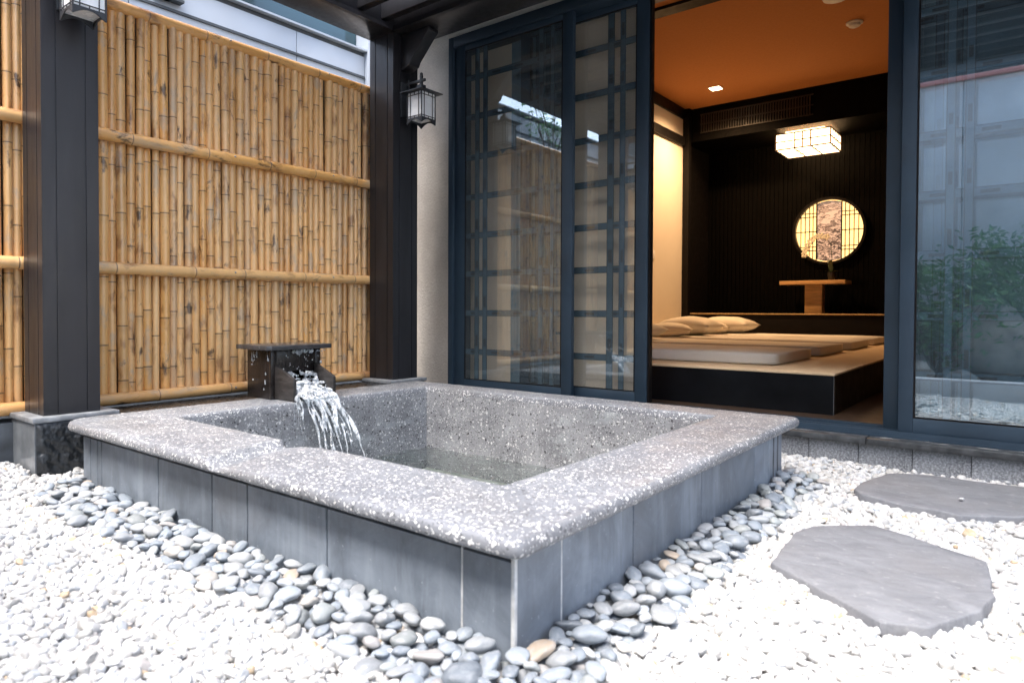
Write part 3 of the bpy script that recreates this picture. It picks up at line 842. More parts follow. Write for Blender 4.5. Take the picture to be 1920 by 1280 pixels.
# ------------------------------------------------------------------ bamboo fence
FXC, FXR = -3.655, -3.602
fence = thing('bamboo_fence', 'tall fence of upright bamboo poles held by four bamboo rails', 'fence', (FXC, 1.5, .28))
def bamboo_mesh(seed, length, rad, inter, nseg=14, bend=.004):
    rnd = random.Random(seed)
    zs = [(0, 0, 0)]; z = rnd.uniform(.03, inter); nodes = []
    while z < length-.02:
        nodes.append(z); z += inter*rnd.uniform(.82, 1.18)
    ring = [(0, 1.0, 0)]
    for nz in nodes:
        for dz, k, at in ((-.05,1.0,.0),(-.018,1.0,.16),(-.007,1.022,.1),(-.0035,1.05,.1),(-.0015,1.045,1),(.0015,.985,1),(.0035,1.03,.15),(.010,1.012,0),(.024,1.0,0)):
            zz = nz+dz
            if ring[-1][0]+.0004 < zz < length: ring.append((zz, k, at))
    for k in range(1, 6): pass
    ring.append((length, 1.0, 0))
    vs = []; fs = []; at = []
    ph = rnd.uniform(0, 6.28)
    for zz, k, a in ring:
        ox = bend*math.sin(zz*1.9+ph); oy = bend*math.cos(zz*1.5+ph)
        rr = rad*k*(1-.02*zz/length)
        for s in range(nseg):
            c = 2*math.pi*s/nseg; vs.append((ox+rr*math.cos(c), oy+rr*math.sin(c), zz)); at.append(a)
    for i in range(len(ring)-1):
        for s in range(nseg):
            fs.append((i*nseg+s, i*nseg+(s+1)%nseg, (i+1)*nseg+(s+1)%nseg, (i+1)*nseg+s))
    fs.append(tuple(range(nseg))[::-1]); m = len(ring)-1; fs.append(tuple(range(m*nseg, (m+1)*nseg)))
    me = mesh_of('bamboo_pole', vs, fs, M['bamboo'], True, 60)
    a_ = me.attributes.new('node_line', 'FLOAT', 'POINT'); a_.data.foreach_set('value', np.array(at, dtype=np.float32))
    return me
culms = [bamboo_mesh(s, 1.985, .0235, random.Random(s).uniform(.24,.33)) for s in range(14)]
random.seed(3)
y = -1.15; k = 0
FL = WLOC[fence.name]
while y < 3.26:
    r_ = random.uniform(.80, 1.16)
    w = .0235*r_*2
    yc = y+w/2
    if True:
        o = bpy.data.objects.new('bamboo_pole', culms[(k*5+random.randint(0,3)) % 14]); COL.objects.link(o); o.parent = fence
        o.matrix_parent_inverse = Matrix.Translation(-FL)
        fl_ = random.random() < .0
        o.location = (FXC+random.gauss(0,.003)-.004*(r_-1), yc, .290+random.uniform(-.004,.012))
        o.rotation_euler = (random.gauss(0,.0022), random.gauss(0,.002), random.uniform(0,6.28)); o.scale = (r_, r_, 1)
    y += w*.975+random.uniform(-.0006, .0012); k += 1
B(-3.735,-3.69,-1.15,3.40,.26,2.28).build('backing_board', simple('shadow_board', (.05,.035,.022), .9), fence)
RZ = {'t': 2.290, 'u': 1.623, 'm': .9605, 'b': .298}
rk = 100
for key, z in RZ.items():
    for (a_, b_) in ((-1.15, 1.16), (1.21, 3.20)):
        rk += 1
        me = bamboo_mesh(rk, b_-a_, .0305, .36, 18, .003); me.name = 'bamboo_rail'
        o = bpy.data.objects.new('bamboo_rail', me); COL.objects.link(o); o.parent = fence
        o.matrix_parent_inverse = Matrix.Translation(-FL)
        # axis runs along +Y
        if key == 't': o.location = (FXC+.012, a_, z)
        else: o.location = (FXR, a_, z)
        o.rotation_euler = (R(-90), 0, 0)
        WLOC[o.name] = Vector((0,0,0))
        if b_ > 2:
            for yy in (2.12, 2.82):
                s = MB().ball((0,0,0), .0062, 8, 6).mesh('screw_head', simple('screw_steel', (.35,.35,.35), .3, 1) if 'screw_steel' not in bpy.data.materials else bpy.data.materials['screw_steel'], smooth=True)
                so = bpy.data.objects.new('screw_head', s); COL.objects.link(so); so.parent = o
                so.location = (.0295, (-.006 if key != 't' else -.01), yy-a_)
# black kerb under the fence
tag(B(-3.86,-3.575,-1.15,3.62,-.1,.240).build('stone_kerb', M['kerb'], None, bevel=.006), 'low black stone kerb under the bamboo fence', 'kerb')
tag(B(-3.574,-3.165,1.372,3.07,-.05,.262).build('stone_ledge', M['ledge'], None, bevel=.006), 'flat black stone ledge between the bath rim and the bamboo fence', 'ledge')

# ------------------------------------------------------------------ pergola
perg = thing('pergola', 'dark metal pergola with slatted roof on square posts', 'pergola', (-3.45, 2.2, 0))
def post_poly(x0, x1, y0, y1):
    # square tube with shallow grooves
    g = .004; out = []
    W = x1-x0; D = y1-y0
    def side(L_):
        p = [(0,0)]
        for c in (.24*L_, .76*L_):
            p += [(c-.0035,0),(c-.0035,g),(c+.0035,g),(c+.0035,0)]
        return p
    for a, d in side(W): out.append((x0+a, y0+d))
    for a, d in side(D): out.append((x1-d, y0+a))
    for a, d in side(W): out.append((x1-a, y1-d))
    for a, d in side(D): out.append((x0+d, y1-a))
    return out
def post(x0, x1, y0, y1, z0, z1):
    return MB().prism(post_poly(x0,x1,y0,y1), z0, z1).build('post', M['metal'], perg)
PX0, PX1 = -3.57, -3.34
post(PX0, PX1, 1.07, 1.30, .285, 2.6)
post(PX0, PX1, 3.13, 3.36, .285, 2.6)
for (y0,y1) in ((1.07,1.30),(3.13,3.36)):
    post(.62, .85, y0, y1, .0, 2.6)
# post bases
def base(y0, y1):
    b = B(PX0-.03, PX1+.034, y0, y1, -.1, .262).build('post_base', M['plinthstone'], perg)
    # split rock face on the side toward the bath
    vs = []; fs = []; na, nb = 70, 60; X = PX1+.035
    for i in range(na+1):
        for j in range(nb+1):
            yy = y0+.004+(y1-y0-.008)*i/na; zz = -.1+.360*j/nb
            ed = min(i, na-i, nb-j)/4.0; ed = min(1, max(0, ed))
            d = .5*mnoise.noise(Vector((yy*14, zz*22+yy*16, 0)))+.35*mnoise.noise(Vector((yy*38, zz*38+yy*20, 4)))+.2*mnoise.noise(Vector((yy*80, zz*80, 2)))
            vs.append((X+.005+ed*(.010+.022*d), yy, zz))
    for i in range(na):
        for j in range(nb): fs.append((i*(nb+1)+j, (i+1)*(nb+1)+j, (i+1)*(nb+1)+j+1, i*(nb+1)+j+1))
    MB().add(vs, fs).build('rock_face', M['rockface'], b, smooth=True, angle=70)
    B(PX0-.042, PX1+.046, y0-.012, y1+.012, .2625, .2855).build('cap', M['capstone'], b, bevel=.004)
base(1.025, 1.355); base(3.085, 3.40)
# beams
def beam_y(x0, x1, y0, y1):
    mb = MB().box(x0, x1, y0, y1, 2.6005, 2.87)
    return mb.build('beam', M['metal'], perg, bevel=.003)
beam_y(PX0, PX1, .75, 3.39)
B(PX1+.0005, PX1+.022, .75, 3.105, 2.6005, 2.628).build('beam_lip', M['metal'], perg)
beam_y(.62, .85, .75, 3.39)
B(PX1+.001, .6195, 3.135, 3.39, 2.6012, 2.868).build('beam', M['metal'], perg, bevel=.003)
B(PX1+.023, .618, 3.108, 3.1345, 2.6012, 2.630).build('beam_lip', M['metal'], perg)
B(PX1+.001, .6195, 1.07, 1.30, 2.6012, 2.868).build('beam', M['metal'], perg, bevel=.003)
ys = 3.075
while ys > 1.36:
    B(PX1+.002, .618, ys-.055, ys, 2.652, 2.78).build('slat', M['metal'], perg, bevel=.002)
    ys -= .2
# corner bracket by the rear post
MB().prism([(PX1+.001,2.5995),(PX1+.26,2.5995),(PX1+.26,2.575),(PX1+.235,2.555),(PX1+.10,2.42),(PX1+.085,2.39),(PX1+.001,2.36)], 3.20, 3.29, axis='y').build('corner_bracket', M['metal'], perg, bevel=.004)

# ------------------------------------------------------------------ wall lanterns
def lantern(px, py, label):
    z0 = 1.985
    t = thing('wall_lantern', label, 'wall lantern', (px, py, z0), 'wall lanterns on the pergola posts')
    cx, cy = px+.150, py; h = .068; K = M['metal2']
    B(px+.0005, px+.018, cy-.055, cy+.055, z0+.07, z0+.30).build('back_plate', K, t, bevel=.003)
    for sx in (-1,1):
        for sy in (-1,1):
            B(cx+sx*h-(.006 if sx > 0 else 0)-.0, cx+sx*h+(.006 if sx < 0 else 0), cy+sy*h-(.006 if sy > 0 else 0), cy+sy*h+(.006 if sy < 0 else 0), z0, z0+.205).build('corner_bar', K, t)
    # grilles, skirts and panes on four sides
    for k in range(4):
        ang = k*math.pi/2; Rm = Matrix.Translation((cx,cy,0)) @ Matrix.Rotation(ang, 4, 'Z')
        g = MB(); hh = h-.0065
        for zz in (z0+.048, z0+.185): g.box(-hh, hh, -h+.001, -h+.005, zz-.002, zz+.002)
        for xx in (-hh*.62, hh*.62): g.box(xx-.002, xx+.002, -h+.0012, -h+.0048, z0+.034, z0+.205)
        for za, zb_ in ((z0+.034, z0+.046), (z0+.187, z0+.205)): g.box(-.0018, .0018, -h+.0012, -h+.0048, za, zb_)
        g.v = [tuple(Rm @ Vector(v)) for v in g.v]; g.build('grille', K, t)
        arch = [(-hh,z0+.036)]+[(-hh,z0+.001)]+[(-hh+2*hh*i/10, z0+.001+.026*math.sin(math.pi*i/10)) for i in range(1,10)]+[(hh,z0+.001),(hh,z0+.036)]
        s = MB().prism(arch, -h+.0008, -h+.0052, axis='y'); s.v = [tuple(Rm @ Vector(v)) for v in s.v]; s.build('skirt', K, t)
        p = MB().box(-hh, hh, -h+.007, -h+.010, z0+.034, z0+.204); p.v = [tuple(Rm @ Vector(v)) for v in p.v]; p.build('pane', M['frost'], t)
    B(cx-.056, cx+.056, cy-.056, cy+.056, z0+.035, z0+.038).build('bottom_pane', M['frost'], t)
    # roof: low pyramid
    rf = MB(); a = .102
    rf.add([(cx-a,cy-a,z0+.206),(cx+a,cy-a,z0+.206),(cx+a,cy+a,z0+.206),(cx-a,cy+a,z0+.206),(cx-a,cy-a,z0+.211),(cx+a,cy-a,z0+.211),(cx+a,cy+a,z0+.211),(cx-a,cy+a,z0+.211),
            (cx-.028,cy-.028,z0+.240),(cx+.028,cy-.028,z0+.240),(cx+.028,cy+.028,z0+.240),(cx-.028,cy+.028,z0+.240)],
           [(0,3,2,1),(0,1,5,4),(1,2,6,5),(2,3,7,6),(3,0,4,7),(4,5,9,8),(5,6,10,9),(6,7,11,10),(7,4,8,11),(8,9,10,11)])
    rf.build('roof', K, t)
    B(cx-.022, cx+.022, cy-.022, cy+.022, z0+.2405, z0+.265).build('neck', K, t, bevel=.002)
    B(px+.018, cx+.035, cy-.008, cy+.008, z0+.286, z0+.304).build('arm', K, t, bevel=.002)
    B(cx-.009, cx+.009, cy-.0095, cy+.0095, z0+.2655, z0+.33).build('hanger', K, t, bevel=.002)
    B(px+.030, px+.046, cy-.0095, cy+.0095, z0+.25, z0+.32).build('hanger', K, t, bevel=.002)
    MB().ball((cx,cy,z0+.338), .011, 8, 6).build('finial', K, t, smooth=True)
    return t
M['metal2'] = simple('black_lantern_metal', (.022,.026,.032), .4, var=.2, scale=20, spec=.5)
lantern(PX1, 1.185, 'black metal lantern high on the front post, cut off by the picture top')
lantern(PX1, 3.245, 'black metal lantern with frosted panes on the rear post beside the door')

# ------------------------------------------------------------------ house
house = thing('house', 'beige stucco house with dark sliding glass doors and a tatami room', 'house', (-1.5, 3.8, 0))
FY = 3.72
B(-3.95, -3.336, 3.765, 3.95, -.1, 5.2).build('wall', M['stucco'], house)
B(-3.3355, 1.6, 3.765, 3.95, 2.7255, 5.2).build('wall', M['stucco'], house)
B(1.1, 5, 3.765, 3.95, -.1, 2.725).build('wall', M['stucco'], house)
B(-3.40, 1.6, 3.632, 3.764, -.1, .1295).build('plinth', M['grout_dark'], house)
x = -3.38
tile_me = B(0, .217, 0, .015, 0, .19).mesh('plinth_tile', M['granite'], bevel=.0015, seg=1)
x = -.857-.22*8
while x < 1.2:
    o = bpy.data.objects.new('plinth_tile', tile_me); COL.objects.link(o); o.parent = house; o.matrix_parent_inverse = Matrix.Translation(-WLOC[house.name])
    o.location = (x, 3.6165, -.0615); x += .22
x = -3.3
for L_ in (.95, .83, .92, .95, .95):
    B(x, x+L_-.003, 3.582, 3.70, .130, .160).build('sill_slab', M['sill'], house, bevel=.004); x += L_
B(-3.95, 2.4, 2.98, 3.7645, 3.06, 3.16).build('shade_eave', M['darkclad'], house)  # unseen overhang, added to shade the top of the facade
# aluminium frame and tracks
fr = B(-3.3345, 1.1, 3.665, 3.93, .1605, .170).build('door_track', M['alu'], house)
for yy, hgt in ((3.667,.022),(3.755,.018),(3.835,.020),(3.915,.014)):
    B(-3.285, 1.06, yy, yy+.006, .1702, .170+hgt).build('track_rail', M['alu'], fr)
B(-3.3345, -3.288, 3.672, 3.93, .1705, 2.725).build('door_jamb', M['alu'], house, bevel=.002)
B(1.06, 1.1, 3.672, 3.93, .1705, 2.725).build('door_jamb', M['alu'], house, bevel=.002)
B(-3.2875, 1.0595, 3.672, 3.93, 2.652, 2.725).build('door_header', M['alu'], house, bevel=.002)
HZ = [2.43,2.151,1.865,1.581,1.308,1.035,.756,.48]
def door(name_label, x0, x1, yc, sl, sr, verts, glass, zb_=.1725, br=.085, hz=HZ, clips=True):
    d = bpy.data.objects.new('sliding_door', None); COL.objects.link(d); d.parent = house
    d.matrix_parent_inverse = Matrix.Translation(-WLOC[house.name]); d['label'] = name_label; WLOC[d.name] = Vector((0,0,0))
    y0, y1 = yc-.018, yc+.018; zt_ = 2.651
    B(x0, x0+sl, y0, y1, zb_, zt_).build('stile', M['alu'], d, bevel=.002)
    B(x1-sr, x1, y0, y1, zb_, zt_).build('stile', M['alu'], d, bevel=.002)
    B(x0+sl+.0004, x1-sr-.0004, y0+.0006, y1, zb_, zb_+br).build('bottom_rail', M['alu'], d, bevel=.002)
    B(x0+sl+.0004, x1-sr-.0004, y0+.0006, y1, 2.612, zt_).build('top_rail', M['alu'], d, bevel=.002)
    gx0, gx1, gz0, gz1 = x0+sl+.001, x1-sr-.001, zb_+br+.001, 2.611
    B(gx0-.004, gx1+.004, y0+.007, y0+.008, gz0-.004, gz1+.004).build('glass_pane', glass, d)
    # glazing bead
    bd = MB()
    for (a0,a1,c0,c1) in ((gx0,gx0+.007,gz0,gz1),(gx1-.007,gx1,gz0,gz1),(gx0+.007,gx1-.007,gz0,gz0+.007),(gx0+.007,gx1-.007,gz1-.007,gz1)):
        bd.box(a0,a1,y0+.002,y0+.0065,c0,c1)
    bd.build('glazing_bead', M['black_trim'], d)
    ym = y0+.0105
    cl = MB()
    for (a, b) in verts:
        B(a, b, ym, ym+.004, gz0, gz1).build('grille_bar', M['muntin'], d)
        cl.box(a-.0008, a+.003, ym-.0012, ym-.0004, gz0, gz1); cl.box(b-.003, b+.0008, ym-.0012, ym-.0004, gz0, gz1)
        if clips:
            for z in hz:
                if random.random() < .8: cl.box(a+.009, b-.009, ym-.0014, ym-.0004, z+.02, z+.02+random.uniform(.05,.09))
    for z in hz:
        if z > gz1-.05: continue
        B(gx0, gx1, ym+.0045, ym+.0085, z-.042, z).build('grille_bar', M['muntin'], d)
        for zz in (z-.0425, z-.0025): cl.box(gx0, gx1, ym+.0030, ym+.0042, zz, zz+.003)
        if clips:
            for xx in np.arange(gx0+.05, gx1-.1, .19):
                cl.box(xx, xx+.07, ym+.0028, ym+.0042, z-.029, z-.013)
    cl.build('grille_line', M['muntin_clip'], d)
    return d
random.seed(9)
door('left fixed glass panel with a square grille', -3.287, -2.29, 3.708, .095, .076, [(-3.103,-3.064),(-3.03,-2.991),(-2.558,-2.516),(-2.465,-2.432)], M['glass'])
door('sliding glass panel set behind the left one', -2.76, -1.81, 3.795, .076, .080, [(-2.64,-2.60),(-2.56,-2.525),(-2.092,-2.047),(-2.006,-1.97)], M['glass'])
B(-1.809, -1.796, 3.785, 3.822, .173, 2.65).build('door_seal', M['black_trim'], house)
door('right sliding glass door reflecting the garden', -.488, .55, 3.708, .060, .08, [(-.316,-.281),(-.246,-.211),(.22,.255),(.29,.325)], M['glass_r'])
door('inner right sliding glass door', -.562, .50, 3.795, .062, .08, [(-.37,-.335),(-.30,-.265),(.2,.235)], M['glass'])
door('far right glass door', .56, 1.058, 3.795, .062, .08, [], M['glass'])
# blinds and the slate blue column behind the left glass
def blind(x0, x1, ya, label):
    b = B(x0, x1, ya, ya+.003, .20, 2.6515).build('blind', M['blind'], house); b['label'] = label; return b
blind(-3.40, -2.905, 3.875, 'beige blind behind the left glass')
blind(-2.425, -1.862, 3.875, 'beige blind behind the middle glass')
B(-2.904, -2.426, 3.865, 3.93, .171, 2.651).build('column', M['darkcol'], house)
M['screen'] = simple('frosted_teal_screen', (.10,.165,.20), .6, var=.1)
B(-.50, 1.055, 3.865, 3.868, .175, 2.651).build('frosted_screen', M['screen'], house)
# room shell
RX0, RX1, RY0, RYB, RZ0, RZ1 = -3.85, 1.6, 3.951, 10.1, .165, 3.58
B(RX0-.1, RX1+.1, 3.932, RYB+.2, .05, RZ0).build('floor', M['floorwood'], house)
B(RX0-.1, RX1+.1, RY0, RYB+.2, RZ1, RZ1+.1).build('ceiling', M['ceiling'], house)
B(RX0-.1, RX0, RY0, 9.19, RZ0, RZ1-.001).build('room_wall', M['room_white'], house)
B(RX0-.1, RX0, 9.195, RYB, RZ0, RZ1-.001).build('room_wall', M['bench'], house)
B(RX1, RX1+.1, RY0, RYB, RZ0, RZ1-.001).build('room_wall', M['room_white'], house)
B(RX0-.1, RX1+.1, RYB+.012, RYB+.1, RZ0, RZ1-.001).build('room_wall', M['black_trim'], house)
bw = MB(); x = RX0
while x < RX1:
    bw.box(x+.003, x+.057, RYB-.008, RYB+.011, .72, 3.12); x += .06
tag(bw.build('wall_boards', M['black_board'], house), kind='stuff')
B(RX0+.001, RX1-.001, 9.2, RYB, 3.12, RZ1-.001).build('bulkhead', M['black_board'], house)
B(RX0+.0005, RX0+.09, 9.12, 9.199, RZ0, RZ1-.002).build('corner_post', M['black_trim'], house)
B(RX0+.0005, RX0+.03, RY0, 9.119, 3.44, RZ1-.002).build('cornice', M['black_trim'], house)
B(RX0+.0005, RX0+.035, RY0, 9.119, 3.065, 3.185).build('picture_rail', M['black_trim'], house)
B(RX0+.031, RX1-.001, 5.93, 6.09, RZ1-.03, RZ1-.001).build('ceiling_trim', M['black_trim'], house)
# vent lattice on the bulkhead
vt = MB(); x = -3.62
while x < -2.2:
    vt.box(x, x+.014, 9.182, 9.1995, 3.235, 3.475); x += .034
for z in (3.225, 3.345, 3.475): vt.box(-3.63, -2.18, 9.185, 9.1992, z, z+.014)
tag(vt.build('vent_lattice', M['vent'], house), kind='stuff')
B(RX0+.091, -.9, 9.2, RYB-.009, RZ0, .718).build('bench', M['bench'], house, bevel=.004)
rp = [(-3.75+2.85*i/60, 9.192, .724) for i in range(61)]
MB().tube(rp, [.0075+(.0015 if i % 2 else 0) for i in range(61)], 6).build('rope', M['rope'], house, smooth=True)
B(RX0+.002, RX0+.012, 8.16, 8.235, 1.43, 1.545).build('light_switch', M['white_plastic'], house, bevel=.003)
# round window
rw = bpy.data.objects.new('round_window', None); COL.objects.link(rw); rw.parent = house
rw.matrix_parent_inverse = Matrix.Translation(-WLOC[house.name]); WLOC[rw.name] = Vector((0,0,0)); rw['label'] = 'glowing round window with lattice and an ink painting'
RC = (-2.166, 1.854); RR = .42; yw = RYB-.012
def disc(r, y0, y1, n=64, r0=None):
    mb = MB()
    if r0 is None:
        mb.prism([(RC[0]+r*math.cos(2*math.pi*k/n), RC[1]+r*math.sin(2*math.pi*k/n)) for k in range(n)], y0, y1, axis='y')
    else:
        vs = []; fs = []
        for k in range(n):
            c, s = math.cos(2*math.pi*k/n), math.sin(2*math.pi*k/n)
            vs += [(RC[0]+r*c,y0,RC[1]+r*s),(RC[0]+r0*c,y0,RC[1]+r0*s),(RC[0]+r0*c,y1,RC[1]+r0*s),(RC[0]+r*c,y1,RC[1]+r*s)]
        for k in range(n):
            q = (k+1)%n
            for i in range(4): fs.append((k*4+i, q*4+i, q*4+(i+1)%4, k*4+(i+1)%4))
        mb.add(vs, fs)
    return mb
disc(RR, yw-.004, yw+.002).build('backlight', M['disc_lit'], rw)
disc(RR+.035, yw-.075, yw+.002, r0=RR).build('ring_frame', M['black_trim'], rw, smooth=True, angle=40)
hw = .155
pp = []
for k in range(25):
    x = -hw+2*hw*k/24; pp.append((RC[0]+x, RC[1]-math.sqrt((RR-.012)**2-x*x)))
for k in range(25):
    x = hw-2*hw*k/24; pp.append((RC[0]+x, RC[1]+math.sqrt((RR-.012)**2-x*x)))
MB().prism(pp, yw-.026, yw-.020, axis='y').build('painting', M['painting'], rw)
def vbar(x, w=.005):
    h = math.sqrt(max(0, (RR-.002)**2-x*x)); B(RC[0]+x-w, RC[0]+x+w, yw-.036, yw-.028, RC[1]-h, RC[1]+h).build('lattice_bar', M['black_trim'], rw)
for x in (-.155,.155): vbar(x, .008)
for x in (-.355,-.30,-.245,-.20,.20,.25,.305,.36): vbar(x, .0058)
for sg in (-1,1):
    for z in (-.26,-.21,.0,.20,.25):
        xe = math.sqrt((RR-.002)**2-z*z)
        if xe < .17: continue
        a_, b_ = sorted((sg*.162, sg*xe)); B(RC[0]+a_, RC[0]+b_, yw-.0355, yw-.0285, RC[1]+z-.0058, RC[1]+z+.0058).build('lattice_bar', M['black_trim'], rw)

# ------------------------------------------------------------------ things in the room
plat = thing('sleeping_platform', 'low black sleeping platform with a tan mat top', 'platform', (-2.3, 6.5, .165))
B(RX0+.001, -.872, 4.215, 9.198, .166, .388).build('body', M['platform_side'], plat)
B(RX0+.001, -.866, 4.209, 9.1985, .3885, .402).build('mat', M['mat_top'], plat, bevel=.003)
B(-.8725, -.8705, 4.210, 4.24, .167, .388).build('corner_trim', M['plinthstone'], plat)
def cushion(name, x0, x1, y0, y1, z0, z1, mat, label, cat, group=None):
    bm = bmesh.new(); nx, ny, nz = 24, 14, 5
    bmesh.ops.create_cube(bm, size=1)
    bmesh.ops.subdivide_edges(bm, edges=bm.edges[:], cuts=7, use_grid_fill=True)
    cx, cy, cz = (x0+x1)/2, (y0+y1)/2, (z0+z1)/2; sx, sy, sz = x1-x0, y1-y0, z1-z0
    r_ = min(sz*.42, .016)
    for v in bm.verts:
        p = Vector((v.co.x*sx, v.co.y*sy, v.co.z*sz))
        q = Vector((max(-sx/2+r_, min(sx/2-r_, p.x)), max(-sy/2+r_, min(sy/2-r_, p.y)), max(-sz/2+r_, min(sz/2-r_, p.z))))
        d = p-q
        if d.length > 1e-6: p = q+d.normalized()*r_
        p.z += .006*mnoise.noise(Vector((p.x*4,p.y*9,cy)))*(1 if p.z > 0 else 0)
        v.co = p+Vector((cx,cy,cz))
    me = bpy.data.meshes.new(name); bm.to_mesh(me); bm.free(); me.materials.append(mat); shade(me, True)
    o = link(name, me); tag(o, label, cat, group); return o
MG = 'mattresses on the platform'
for (ya, yb, lb) in ((4.57,5.50,'front white mattress nearest the open doorway'),(5.72,6.60,'second cream mattress from the doorway'),(6.87,7.80,'third cream mattress from the doorway'),(8.02,8.90,'rear cream mattress beside the black bench')):
    cushion('mattress', -3.42, -1.29, ya, yb, .4022, .482, M['mattress'], lb, 'mattress', MG)
def pillow(cx, cy, cz, sx, sy, h, rot, label, tilt=(0,0)):
    bm = bmesh.new(); bmesh.ops.create_grid(bm, x_segments=16, y_segments=16, size=1)
    top = [v for v in bm.verts]
    me = bpy.data.meshes.new('pillow'); 
    vs = []; fs = []; n = 17
    for side in (1,-1):
        for i in range(n):
            for j in range(n):
                u, w = -1+2*i/(n-1), -1+2*j/(n-1)
                pinch = 1-.10*(1-abs(u)**2.0)*abs(w)**2-0.0
                pin2 = 1-.10*(1-abs(w)**2.0)*abs(u)**2
                z = h*.5*((1-u*u)*(1-w*w))**.42
                z *= 1+.10*mnoise.noise(Vector((u*2+cx,w*2+cy,side)))
                vs.append((u*sx/2*pin2, w*sy/2*pinch, side*z))
    for side in (0,1):
        o_ = side*n*n
        for i in range(n-1):
            for j in range(n-1):
                f = (o_+i*n+j, o_+(i+1)*n+j, o_+(i+1)*n+j+1, o_+i*n+j+1); fs.append(f if side == 0 else f[::-1])
    bm.free()
    Mt = Matrix.Translation((cx,cy,cz+h*.5)) @ Euler((tilt[0],tilt[1],rot)).to_matrix().to_4x4()
    bm = bmesh.new(); vv = [bm.verts.new(Mt @ Vector(v)) for v in vs]
    for f in fs: bm.faces.new([vv[i] for i in f])
    bmesh.ops.remove_doubles(bm, verts=bm.verts, dist=.0005); bmesh.ops.recalc_face_normals(bm, faces=bm.faces)
    bm.to_mesh(me); bm.free(); me.materials.append(M['pillow']); shade(me, True)
    o = link('pillow', me); tag(o, label, 'pillow', 'pillows at the head of the mattresses'); return o
pillow(-3.06, 6.02, .480, .62, .46, .18, .05, 'pillow cut off by the door edge, on the second mattress')
pillow(-3.07, 7.52, .480, .66, .48, .215, -.05, 'large pillow in the middle, on the third mattress')
pillow(-3.10, 7.02, .480, .50, .36, .15, .35, 'small creased pillow leaning before the middle one')
pillow(-3.03, 8.60, .480, .70, .48, .21, -.05, 'pillow farthest back beside the black bench')
pillow(-3.12, 8.18, .480, .52, .34, .15, .4, 'small creased pillow leaning before the rear one')
tb = thing('console_table', 'small pale wood table with a thick central leg on the bench', 'table', (-2.25, 9.75, .72))
B(-2.65, -1.855, 9.52, 9.92, 1.115, 1.165).build('table_top', M['lightwood'], tb, bevel=.003)
B(-2.36, -2.15, 9.64, 9.80, .7185, 1.1145).build('leg', M['lightwood'], tb, bevel=.003)
oc = thing('orchid', 'white orchid in a dark pot on the wooden table', 'plant', (-2.10, 9.72, 1.165))
ox, oy, oz = -2.06, 9.74, 1.166
MB().tube([(ox,oy,oz),(ox,oy,oz+.03),(ox,oy,oz+.10),(ox,oy,oz+.11)], [.035,.042,.052,.05], 14).build('pot', M['pot'], oc, smooth=True, angle=40)
stem = [(ox,oy,oz+.1),(ox+.005,oy-.01,oz+.3),(ox-.01,oy-.02,oz+.48),(ox-.08,oy-.03,oz+.58),(ox-.19,oy-.03,oz+.57),(ox-.28,oy-.03,oz+.48),(ox-.31,oy-.03,oz+.38)]
MB().tube(stem, .004, 6).build('stem', M['leaf'], oc, smooth=True)
lf = MB()
for a, L_, up_ in ((.3,.20,.05),(2.0,.16,.10),(3.3,.22,.03),(4.6,.15,.16),(5.6,.2,.02)):
    d = Vector((math.cos(a), math.sin(a), 0)); s = Vector((-d.y, d.x, 0)); b0 = Vector((ox,oy,oz+.11))
    vs = []
    for k in range(6):
        t = k/5; w = .028*math.sin(math.pi*(.15+.85*t))
        c = b0+d*L_*t+Vector((0,0,up_*math.sin(t*2.4)))
        vs += [c-s*w, c+s*w, c-s*w*.9+Vector((0,0,-.003)), c+s*w*.9+Vector((0,0,-.003))]
    fs = []
    for k in range(5):
        o_ = k*4; fs += [(o_,o_+1,o_+5,o_+4),(o_+2,o_+6,o_+7,o_+3)]
    lf.add(vs, fs)
lf.build('leaves', M['leaf'], oc)
random.seed(4)
for k, (fx, fz) in enumerate(((-.05,.57),(-.11,.585),(-.16,.58),(-.21,.555),(-.25,.52),(-.285,.47),(-.31,.41),(-.32,.35))):
    f = MB(); c = Vector((ox+fx, oy-.05, oz+fz))
    for p in range(5):
        a = p*2*math.pi/5+random.uniform(-.2,.2); d = Vector((math.cos(a), -.15, math.sin(a))); 
        f.ball(c+d*.026, .022, 8, 5, (.9 if abs(d.x) > .5 else .6, .2, .9 if abs(d.z) > .5 else .6))
    f.build('flower', M['orchid'], oc, smooth=True)
# ceiling lantern
cl = thing('ceiling_lantern', 'lit rectangular paper lantern hung under the black bulkhead', 'ceiling lamp', (-2.33, 9.62, 3.12))
LX0, LX1, LY0, LY1, LZ0, LZ1 = -2.67, -2.0, 9.33, 9.93, 2.868, 3.075
B(LX0+.012, LX1-.012, LY0+.012, LY1-.012, LZ0+.010, LZ1-.002).build('paper_shade', M['paper_lit'], cl)
D = simple('dark_lantern_wood', (.05,.02,.009), .5)
for (x, y) in ((LX0,LY0),(LX1,LY0),(LX0,LY1),(LX1,LY1)):
    B(x-(.0 if x == LX0 else .014), x+(.014 if x == LX0 else 0), y-(0 if y == LY0 else .014), y+(.014 if y == LY0 else 0), LZ0, LZ1+.01).build('corner_post', D, cl)
for z in (LZ0, LZ1-.006):
    for y in (LY0, LY1-.014): B(LX0+.0142, LX1-.0142, y+.0005, y+.0135, z, z+.016).build('rail', D, cl)
    for x in (LX0, LX1-.014): B(x+.0005, x+.0135, LY0+.0142, LY1-.0142, z+.0005, z+.0155).build('rail', D, cl)
for k in range(1, 8):
    if k in (1,2,6): pass
for x in (LX0+.24, LX0+.335, LX0+.43):
    B(x-.0078, x+.0078, LY0+.005, LY0+.0115, LZ0+.017, LZ1-.007).build('lattice_bar', D, cl)
